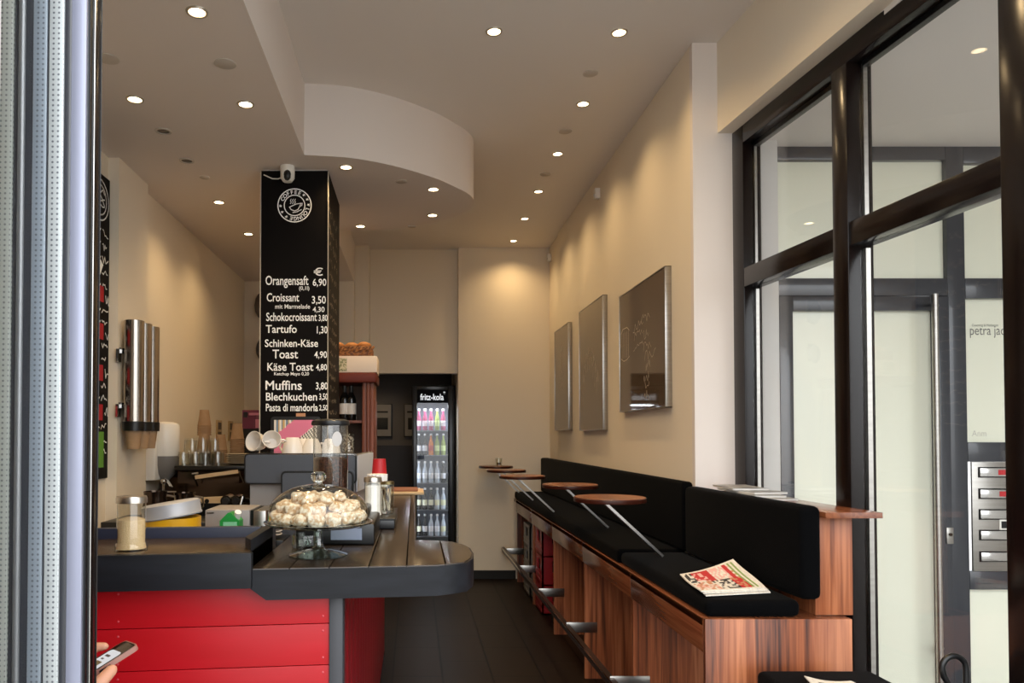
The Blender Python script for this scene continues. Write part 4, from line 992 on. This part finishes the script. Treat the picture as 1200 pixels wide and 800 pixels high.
for k in range(5):
    z = Z1 + .001 + k * .041
    o = MB().lathe([(.036, 0), (.037, .004), (.034, .008), (.028, .085), (0, .085)], (-.157, 3.3, z), 24).build('red_cup', REDC, origin=(-.157, 3.3, z))
    tag(o, 'red paper cup in the stack behind the white sugar shaker, ' + ('lowest', 'second from below', 'third from below', 'fourth from below', 'topmost')[k], 'cup', 'red cups on the bar')
pt = thing('pastry_board', 'pale board with thin flat pastry at the far end of the bar', 'board', (-.06, 4.6, Z1))
MB().box(-.17, .055, 4.42, 4.72, Z1 + .001, Z1 + .018, b=.004).build('board', PALE, pt)
MB().box(-.15, .02, 4.45, 4.68, Z1 + .018, Z1 + .03, b=.006).build('pastry', mat('brown crust', (132, 84, 62), .7), pt)
# ------------------------------------------------------------------ cake stand with dome and cookies
kx, ky = (373.5 - 486) * 2.2 / 870, 2.2
cs = thing('cake_stand', 'footed glass cake stand on the front of the bar', 'cake stand', (kx, ky, Z1))
MB().lathe([(0, .001), (.083, .001), (.086, .004), (.06, .012), (.02, .02), (.013, .03), (.012, .072), (.02, .086), (.0, .088)], (kx, ky, Z1), 48).build('foot', GREENGL, cs)
MB().lathe([(0, .088), (.14, .090), (.158, .097), (.16, .101), (.156, .102), (.138, .096), (0, .095)], (kx, ky, Z1), 56).build('plate', GREENGL, cs)
dm = thing('glass_dome', 'clear glass dome with round knob covering the cookies', 'glass dome', (kx, ky, Z1 + .097))
prof = [(.146, .0), (.147, .004), (.146, .03)] + [(.146 * math.cos(a), .03 + .082 * math.sin(a)) for a in [R(q) for q in range(8, 84, 8)]] + [(.0, .112)]
MB().shell(prof, (kx, ky, Z1 + .099), 56).build('bell', glass('dome glass', (240, 244, 240), gain=1.6), dm)
MB().lathe([(0, .111), (.012, .112), (.011, .117), (.019, .122), (.024, .132), (.021, .142), (.012, .148), (0, .149)], (kx, ky, Z1 + .099), 28).build('knob', mat('solid glass knob', (235, 240, 236), .02, Transmission_Weight=1.0, IOR=1.45), dm)
CK = mat('pale almond cookie', (204, 164, 124), .9, bump=1.0, bscale=140, rgb2=(244, 230, 212), var=.1, vscale=(90, 90, 90))
cvar = []
for k in range(4):
    o = MB().ball((0, 0, 0), .027, .022, .018, 3, lump=.075, seed=k).build('cookie', CK, ang=180); cvar.append(o.data); bpy.data.objects.remove(o)
rr = random.Random(21)
layers = [(.12, 16, .0), (.075, 10, .0), (.03, 4, 0), (.102, 13, .028), (.06, 8, .029), (.02, 3, .03), (.06, 6, .052), (.02, 3, .054)]
for (rad, n_, z) in layers:
    for k in range(n_):
        a = 2 * math.pi * (k + .5 * rr.random()) / n_
        o = bpy.data.objects.new('cookie', rr.choice(cvar)); COL.objects.link(o)
        o.location = (kx + rad * math.cos(a), ky + rad * math.sin(a), Z1 + .0955 + .019 + z + rr.uniform(0, .004)); o.rotation_euler = (rr.uniform(-.4, .4), rr.uniform(-.4, .4), rr.uniform(0, 6))
        tag(o, 'pale lumpy almond cookie in the heap under the glass dome', 'cookie', 'almond cookies under the dome')
jr = tag(MB().lathe([(0, 0), (.042, 0), (.045, .012), (.043, .04), (.041, .04), (.041, .008), (0, .008)], (-.345, 2.36, Z1 + .001), 32).build('ashtray', CLEAR, origin=(-.345, 2.36, Z1)), 'small clear glass dish behind the foot of the cake stand', 'dish')
# ------------------------------------------------------------------ tin, grey box, milk carton behind the raised counter
yt = thing('yellow_tin', 'round yellow tin with tilted silver lid behind the raised counter', 'tin', ((205 - 486) * 2.6 / 870, 2.6, .92))
tx = (203 - 486) * 2.6 / 870
MB().lathe([(0, 0), (.094, 0), (.096, .004), (.096, .246), (0, .246)], (tx, 2.6, .9205), 48).build('body', mat('yellow tin', (228, 168, 28), .35), yt)
M = Matrix.Translation((tx, 2.6, 1.168)) @ Matrix.Rotation(R(-9), 4, 'Y')
MB(M).lathe([(.100, -.002), (.102, .002), (.099, .008), (.099, .045), (.09, .05), (0, .052)], (0, 0, 0), 48).build('lid', mat('silver lid', (176, 176, 180), .5, .35), yt)
gb = thing('control_box', 'grey metal box behind the raised counter near the milk carton', 'box', ((262 - 486) * 2.75 / 870, 2.75, .92))
q = 2.75 / 870
MB().box((241 - 486) * q, (293 - 486) * q, 2.75, 2.95, .9205, 1.45 - 87 * q, b=.003).build('housing', GREYM, gb)
MB().box((243 - 486) * q, (251 - 486) * q, 2.747, 2.7498, 1.45 - 91 * q, 1.45 - 90 * q).box((293.5 - 486) * q, (297 - 486) * q, 2.76, 2.95, .9205, 1.45 - 88 * q).build('vent_slot', BLACK, gb)
MB().box((297.5 - 486) * q, (312 - 486) * q, 2.75, 2.95, .9205, 1.45 - 88 * q, b=.003).build('side_unit', STEEL, gb)
q = 2.5 / 870
mk = thing('milk_carton', 'green milk carton with white cap behind the raised counter', 'carton', ((269 - 486) * q, 2.5, .92))
a, b = (258 - 486) * q, (280.5 - 486) * q
MB().prismY([(a, .9205), (b, .9205), (b, 1.45 - 100 * q), ((a + b) / 2 + .005, 1.45 - 90.5 * q), ((a + b) / 2 - .005, 1.45 - 90.5 * q), (a, 1.45 - 100 * q)], 2.5, 2.56).build('carton', mat('green carton', (30, 140, 56), .4), mk)
MB().box(a + .012, b - .006, 2.4985, 2.4998, 1.45 - 106 * q, 1.45 - 101 * q).build('print', mat('pale green print', (130, 196, 150), .5), mk)
MB().cyl((b - .012, 2.52, 1.45 - 97 * q), (b - .004, 2.505, 1.45 - 89.5 * q), .011).build('cap', WPLAST, mk)
# ------------------------------------------------------------------ wooden cabinet behind the column
kb = thing('cabinet', 'reddish wooden open cabinet with bottles behind the menu column', 'cabinet', (-.5, 5.25, 0))
kx0, kx1, ky0, ky1 = -.80, -.285, 5.15, 5.55
MB().box(kx0, kx1 - .06, ky1 - .02, ky1, 0, 1.86).box(kx0, kx0 + .03, ky0, ky1, 0, 1.86).build('carcass', mat('brown cabinet inside', (92, 62, 42), .5), kb)
MB().box(kx1 - .08, kx1 - .05, ky0, ky0 + .03, 0, 1.82, b=.004).box(kx1 - .05, kx1 - .028, ky0 - .008, ky0 + .03, 0, 1.82, b=.006).box(kx1 - .028, kx1, ky0, ky0 + .4, 0, 1.82, b=.003).build('pilaster', REDWOOD, kb)
MB().box(kx1, kx1 + .006, ky0 + .05, ky0 + .35, .9, 1.7, b=.002).build('side_moulding', REDWOOD, kb)
MB().box(kx0 - .02, kx1 + .02, ky0 - .03, ky1 + .01, 1.815, 1.885, b=.012).build('crown', mat('red brown crown', (96, 34, 18), .5, Specular_IOR_Level=.25), kb)
for z in (.9, 1.2, 1.555): MB().box(kx0 + .03, kx1 - .05, ky0 + .03, ky1 - .02, z - .02, z, b=.002).build('shelf', REDWOOD, kb)
for (x, l) in ((-.50, 'left'), (-.452, 'right')):
    t = thing('wine_bottle', 'dark wine bottle with white label in the cabinet, %s of two' % l, 'bottle', (x, 5.28, 1.555), 'wine bottles in the cabinet')
    MB().lathe([(0, 0), (.033, 0), (.035, .005), (.035, .15), (.03, .17), (.014, .2), (.013, .245), (0, .245)], (x, 5.28, 1.5555), 28).build('glass', mat('dark green bottle', (14, 14, 12), .1), t)
    MB().lathe([(.0354, .045), (.0358, .046), (.0358, .12), (.0354, .121)], (x, 5.28, 1.5555), 28).build('paper_label', mat('white label', (220, 214, 206), .7), t)
    MB().lathe([(.0140, .2), (.0145, .201), (.0145, .247), (0, .248)], (x, 5.28, 1.5555), 20).build('capsule', BLACK, t)
t = thing('confetti_jar', 'tall glass jar of mixed nuts on the cabinet shelf below the bottles', 'jar', (-.47, 5.25, 1.2))
MB().lathe([(0, 0), (.042, 0), (.044, .01), (.044, .26), (.03, .28), (0, .281)], (-.47, 5.26, 1.2005), 28).build('jar', CLEAR, t)
MB().lathe([(0, .004), (.041, .004), (.042, .01), (.042, .255), (0, .258)], (-.47, 5.26, 1.2005), 28).build('nuts', mat('mixed nuts', (70, 54, 44), .7, rgb2=(216, 206, 190), var=.03, vscale=(70, 70, 70)), t)
t = thing('white_box', 'white cardboard box on top of the wooden cabinet', 'box', (-.4, 5.3, 1.886))
MB().box(-.62, -.262, 5.13, 5.45, 1.886, 2.0, b=.002).build('box', mat('off white card', (222, 206, 190), .7), t)
MB().box(-.56, -.47, 5.127, 5.1298, 1.895, 1.985).build('printed_patch', mat('speckled print', (120, 124, 90), .6, rgb2=(200, 190, 160), var=.05, vscale=(90, 90, 90)), t)
t = thing('wicker_basket', 'brown wicker basket with bread on top of the white box', 'basket', (-.44, 5.3, 2.0))
WICK = mat('brown wicker', (150, 96, 48), .6, rgb2=(96, 56, 26), var=.06, vscale=(50, 50, 90), bump=.6)
MB().box(-.60, -.30, 5.17, 5.42, 2.001, 2.075, b=.012).build('basket', WICK, t)
mb = MB()
for k in range(11): mb.tube([(-.58 + k * .026, 5.17, 2.01 + .03 * (k % 2)), (-.56 + k * .026, 5.16, 2.045), (-.545 + k * .026, 5.17, 2.07)], .008, 8)
mb.build('weave', WICK, t)
for (x, y, l) in ((-.55, 5.28, 'left'), (-.45, 5.30, 'middle'), (-.36, 5.27, 'right')):
    tag(MB().ball((x, y, 2.085), .052, .07, .03, 3, lump=.02, seed=int(-x * 100)).build('bread_roll', mat('bread crust', (170, 112, 56), .6, bump=.5, bscale=60), origin=(x, y, 2.06)), 'brown bread roll in the wicker basket, %s of three' % l, 'bread', 'bread rolls')
# ------------------------------------------------------------------ passage pictures and fridge
for (x0, x1, l) in ((-.41, -.27, 'left framed dark picture on the grey passage wall'), (-.13, .05, 'right framed dark picture half hidden by the drinks fridge')):
    t = thing('picture', l, 'picture', ((x0 + x1) / 2, 8.9, 1.42), 'pictures in the passage')
    if x0 < -.3: x0 = -.55
    MB().box(x0, x1, 8.875, 8.899, 1.43, 1.83, b=.003).build('frame', BLACK, t)
    MB().box(x0 + .012, x1 - .012, 8.868, 8.8745, 1.442, 1.818).build('mount', mat('grey mount', (120, 116, 114), .6), t)
    MB().box(x0 + .05, x1 - .05, 8.865, 8.8675, 1.52, 1.66, b=.001).box(x0 + .04, x1 - .05, 8.865, 8.8675, 1.72, 1.74).build('print', MBLACK, t)
fx0, fx1, fy0, fz1 = -.03, .432, 8.0, 1.985
fg = thing('drinks_fridge', 'black glass door drinks fridge with white lettering at the back', 'fridge', ((fx0 + fx1) / 2, fy0, 0))
MB().box(fx0, fx0 + .03, fy0, 8.55, .02, fz1, b=.002).box(fx1 - .03, fx1, fy0, 8.55, .02, fz1, b=.002).box(fx0 + .03, fx1 - .03, 8.5, 8.55, .02, fz1).box(fx0 + .03, fx1 - .03, fy0, 8.5, .02, .30).box(fx0 + .03, fx1 - .03, fy0, 8.5, 1.86, fz1).build('cabinet_shell', BLACK, fg)
DOORG = mat('black fridge door', (24, 24, 26), .25)
MB().box(fx0, fx0 + .055, fy0 - .05, fy0 - .002, .1, fz1, b=.004).box(fx1 - .075, fx1, fy0 - .05, fy0 - .002, .1, fz1, b=.004).box(fx0 + .055, fx1 - .075, fy0 - .05, fy0 - .002, 1.935, fz1, b=.004).box(fx0 + .055, fx1 - .075, fy0 - .05, fy0 - .002, .1, .3, b=.004).build('door_frame', DOORG, fg)
MB().box(fx0 + .055, fx1 - .075, fy0 - .03, fy0 - .024, .3, 1.80).build('door_glass', PANE, fg)
MB().box(fx0 + .055, fx1 - .075, fy0 - .030, fy0 - .006, 1.80, 1.935).build('sign_panel', mat('black sign', (14, 16, 20), .7, Specular_IOR_Level=.1), fg)
tm = MB(); PFR = plane((0, fy0 - .032, 0), (1, 0, 0), (0, 0, 1)); kq = 7.97 / 870
put_text(tm, 'fritz-kola', (492.5 - 486) * kq, (520 - 486) * kq, 1.45 + (510 - 468.5) * kq, 7 * kq, PFR, off=.014)
put_text(tm, '*', (519.5 - 486) * kq, (522 - 486) * kq, 1.45 + (510 - 464) * kq, 5 * kq, PFR, off=.03)
tm.build('lettering', emis('lit white lettering', (250, 252, 255), .9), fg, smooth=False)
MB().box(fx0 + .034, fx0 + .046, fy0 + .02, fy0 + .035, .34, 1.78).box(fx1 - .046, fx1 - .034, fy0 + .02, fy0 + .035, .34, 1.78).build('light_strip', emis('cold light strip', (226, 238, 255), 9), fg)
MB().box(fx0 + .031, fx1 - .031, 8.485, 8.499, .31, 1.855).build('liner', mat('pale blue grey liner', (96, 104, 122), .5), fg)
SHZ = [1.505, 1.235, .935, .645, .36]
for z in SHZ: MB().box(fx0 + .032, fx1 - .032, fy0 + .06, 8.48, z - .008, z).build('shelf', mat('grey wire shelf', (110, 114, 122), .35, .6), fg)
BT = {'pink': ((180, 70, 112), (236, 220, 226)), 'black': ((18, 18, 20), (220, 220, 224)), 'orange': ((220, 120, 20), (200, 60, 20)), 'lime': ((150, 168, 84), (206, 222, 150)),
      'clear': ((190, 200, 212), (236, 240, 244)), 'dark': ((30, 26, 22), (226, 226, 196)), 'pale': ((196, 206, 214), (224, 226, 190))}
def bottle(label, x, y, z, kind, h):
    t = thing('drink_bottle', label, 'bottle', (x, y, z), 'bottles in the drinks fridge')
    c, lb = BT[kind]; s = h / .26
    MB().lathe([(0, 0), (.025, 0), (.027, .006), (.027, .13 * s), (.022, .16 * s), (.011, .20 * s), (.011, .245 * s), (0, .246 * s)], (x, y, z), 18).build('glass', mat(kind + ' drink', c, .12), t)
    MB().lathe([(.0273, .05 * s), (.0276, .051 * s), (.0276, .115 * s), (.0273, .116 * s)], (x, y, z), 18).build('paper_label', mat(kind + ' drink label', lb, .6), t)
    MB().lathe([(.0135, .235 * s), (.0138, .24 * s), (.0125, .258 * s), (0, .26 * s)], (x, y, z), 14).build('cap', mat('pale cap', (226, 226, 230), .4), t)
kinds = [['pink', 'pink', 'pink', 'lime', 'pink'], ['black', 'black', 'orange', 'lime', 'lime'], ['clear', 'clear', 'clear', 'clear', 'black'], ['dark', 'dark', 'dark', 'pale', 'pale'], ['dark', 'black', 'clear', 'clear', 'pale']]
sh = ['top', 'second', 'middle', 'fourth', 'bottom']; ps = ['leftmost', 'second from left', 'middle', 'second from right', 'rightmost']
cn = {'pink': 'pink', 'black': 'black', 'orange': 'orange', 'lime': 'lime green', 'clear': 'clear', 'dark': 'dark brown', 'pale': 'pale'}
for r_, z in enumerate(SHZ):
    for k in range(5):
        bottle('%s drink bottle on the %s fridge shelf, %s' % (cn[kinds[r_][k]], sh[r_], ps[k]), .045 + k * .0665, fy0 + .11, z + .001, kinds[r_][k], .235)
# fridge interior lamp
fl = bpy.data.lights.new('fridge_lamp', 'AREA'); fl.energy = 6; fl.color = (.85, .93, 1); fl.shape = 'RECTANGLE'; fl.size = .3; fl.size_y = .1
fo = bpy.data.objects.new('fridge_lamp', fl); COL.objects.link(fo); fo.parent = fg; fo.location = (0, .12, 1.78)
# small glass on the far table
x, y, z = TT[4]
t = thing('tea_light_glass', 'small clear glass with candle on the farthest round table', 'glass', (x, y, z + .012))
MB().lathe([(0, 0), (.03, 0), (.034, .075), (.032, .075), (.028, .006), (0, .006)], (x + .03, y, z + .0125), 24).build('glass', CLEAR, t)
MB().lathe([(0, .007), (.02, .007), (.02, .03), (0, .03)], (x + .03, y, z + .0125), 18).build('candle', mat('brown candle', (90, 70, 50), .6), t)

# ------------------------------------------------------------------ person at the left holding a phone
E = Vector((-.612, 1.615, 1.002)); U = Vector((.667, .636, .39)).normalized(); V = Vector((.69, -.717, .093)); V = (V - U * V.dot(U)).normalized(); Nn = V.cross(U)
if Nn.z < 0: Nn = -Nn
def H(a, b, c): return E + U * a + V * b + Nn * c
SKIN = mat('skin', (206, 150, 122), .5, Subsurface_Weight=.15, Subsurface_Radius=(.02, .008, .004), bump=.15, bscale=300)
def capsule(mb, p, q, r0, r1):
    p = Vector(p); q = Vector(q); n_ = 4
    mb.cyl(p, q, r0, r1, 14); mb.ball(p, r0, sub=2); mb.ball(q, r1, sub=2)
def chain(mb, pts, rs):
    for a, b, r0, r1 in zip(pts, pts[1:], rs, rs[1:]): capsule(mb, a, b, r0, r1)
PXc, PYc = -1.22, 1.52
def remeshed(mb, name, m, parent, vox, it=4):
    o = mb.build(name, m, parent)
    md = o.modifiers.new('r', 'REMESH'); md.mode = 'VOXEL'; md.voxel_size = vox; md.use_smooth_shade = True
    ms = o.modifiers.new('s', 'SMOOTH'); ms.factor = .5; ms.iterations = it
    dg = bpy.context.evaluated_depsgraph_get(); me = bpy.data.meshes.new_from_object(o.evaluated_get(dg))
    o.modifiers.clear(); o.data = me
    me.polygons.foreach_set('use_smooth', [True] * len(me.polygons))
    return o
pn = thing('person', 'person reaching in from the left holding up a phone beside the red counter', 'person', (PXc, PYc, 0))
wrist = H(-.235, .01, -.028); elbow = Vector((-.97, 1.36, 1.06)); shR = Vector((-1.04, 1.50, 1.43)); shL = Vector((-1.40, 1.52, 1.43))
mb = MB()
chain(mb, [shR, elbow, wrist], [.05, .042, .028])
chain(mb, [wrist, H(-.185, .005, -.026), H(-.14, 0, -.024)], [.028, .030, .024])
for (b0, a0, kn) in ((-.028, -.115, 0), (-.012, -.12, 1), (.006, -.13, 2), (.022, -.145, 3)): chain(mb, [H(-.19, b0 * .6, -.026), H(a0, b0, -.022)], [.018, .013])
# fingers curl under the phone and up round its far edge, the thumb on the near edge
for (a, sp) in ((-.052, 0), (-.088, 1), (-.114, 2), (-.136, 3)):
    k = 1 - .06 * sp
    chain(mb, [H(a - .05, -.016 + .006 * sp, -.020), H(a - .03, -.050, -.014), H(a - .012, -.066 * k, .020), H(a + .012, -.047 * k, .010)], [.0130, .0125, .0115, .0092])
chain(mb, [H(-.19, .026, -.026), H(-.150, .054, -.022), H(-.105, .066, -.015), H(-.073, .058, -.008)], [.020, .0175, .0145, .0125])
# rest of the body, outside the picture
chain(mb, [shL, (-1.50, 1.45, 1.15), (-1.42, 1.62, .92)], [.05, .042, .03]); mb.ball((-1.40, 1.65, .88), .04, .05, .03)
chain(mb, [(PXc, PYc, 1.42), (PXc, PYc + .01, 1.54)], [.055, .05])
mb.ball((PXc, PYc + .02, 1.64), .078, .098, .118, 3); mb.ball((PXc, PYc + .03, 1.57), .058, .075, .05, 3); chain(mb, [(PXc, PYc + .112, 1.645), (PXc, PYc + .128, 1.612)], [.010, .014]); chain(mb, [(PXc - .02, PYc + .106, 1.578), (PXc + .02, PYc + .106, 1.578)], [.007, .007]); mb.ball((PXc - .078, PYc + .02, 1.64), .01, .02, .03, 1); mb.ball((PXc + .078, PYc + .02, 1.64), .01, .02, .03, 1)
for z, rx in ((1.35, .17), (1.2, .15), (1.05, .145), (.95, .16)): mb.ball((PXc, PYc, z), rx, .10, .14)
for s in (-1, 1): chain(mb, [(PXc + s * .09, PYc, .92), (PXc + s * .1, PYc + .01, .5), (PXc + s * .1, PYc, .09)], [.085, .055, .038]); mb.ball((PXc + s * .1, PYc + .06, .045), .04, .12, .04)
remeshed(mb, 'body', SKIN, pn, .0042, 3)
mb = MB()
chain(mb, [shR, elbow, elbow.lerp(wrist, .5)], [.060, .054, .050]); chain(mb, [shL, (-1.50, 1.45, 1.15), (-1.45, 1.56, 1.0)], [.060, .054, .05])
for z, rx in ((1.35, .185), (1.2, .165), (1.05, .16), (.97, .175)): mb.ball((PXc, PYc, z), rx, .118, .15)
for s_ in (-1, 1):
    e_ = MB().ball((PXc + s_ * .03, PYc + .107, 1.645), .0125, .010, .0095).build('eye', mat('eye white', (226, 222, 216), .3), pn)
    MB().ball((PXc + s_ * .03, PYc + .1145, 1.645), .006, .004, .006).build('iris', mat('dark iris', (50, 34, 24), .2), e_)
remeshed(mb, 'shirt', mat('dark blue shirt', (34, 40, 58), .8, bump=.3, bscale=200), pn, .012)
mb = MB()
for s in (-1, 1): chain(mb, [(PXc + s * .09, PYc, .92), (PXc + s * .1, PYc + .01, .5), (PXc + s * .1, PYc, .12)], [.1, .072, .06])
mb.ball((PXc, PYc, .93), .175, .12, .1); remeshed(mb, 'trousers', mat('dark trousers', (30, 30, 34), .85), pn, .012)
mb = MB().ball((PXc, PYc - .005, 1.675), .084, .098, .1, 3); remeshed(mb, 'hair', mat('dark hair', (40, 28, 22), .6), pn, .01)
mb = MB()
for s in (-1, 1): mb.ball((PXc + s * .1, PYc + .05, .05), .05, .14, .05)
remeshed(mb, 'shoes', mat('black shoes', (20, 20, 22), .5), pn, .012)
ph = thing('phone', 'brown cased mobile phone with lit screen held in the hand', 'phone', H(-.075, 0, 0))
PM = Matrix((U, V, Nn)).transposed().to_4x4(); PM.translation = E
def rr2(mb, x0, x1, y0, y1, r, z0, z1):
    p = []
    for (cx_, cy_, a0) in ((x1 - r, y1 - r, 0), (x0 + r, y1 - r, 90), (x0 + r, y0 + r, 180), (x1 - r, y0 + r, 270)):
        for k in range(6): a = R(a0 + 90 * k / 5); p.append((cx_ + r * math.cos(a), cy_ + r * math.sin(a)))
    return mb.prism(p, z0, z1, b=.0008)
rr2(MB(PM), -.152, 0, -.0375, .0375, .012, -.009, .0015).build('case', mat('brown pink phone case', (150, 104, 92), .45), ph)
scr = rr2(MB(PM), -.149, -.003, -.0345, .0345, .010, .0015, .0022).build('screen', mat('dark phone screen', (44, 30, 22), .15), ph)
rr2(MB(PM), -.135, -.034, -.026, .030, .008, .0023, .0027).build('screen_card', emis('lit white screen card', (236, 236, 240), .75), ph)
MB(PM).box(-.10, -.072, -.014, .014, .0028, .0031).box(-.125, -.106, -.02, .02, .0028, .0031).build('screen_picture', mat('screen picture', (104, 96, 62), .4), ph)
MB(PM).box(-.056, -.05, -.014, .008, .0028, .0031).box(-.066, -.062, -.012, .0, .0028, .0031).build('screen_text', mat('screen text', (60, 60, 66), .4), ph)
MB(PM).box(-.09, -.065, .0374, .0384, -.006, -.002).build('side_button', BLACK, ph)
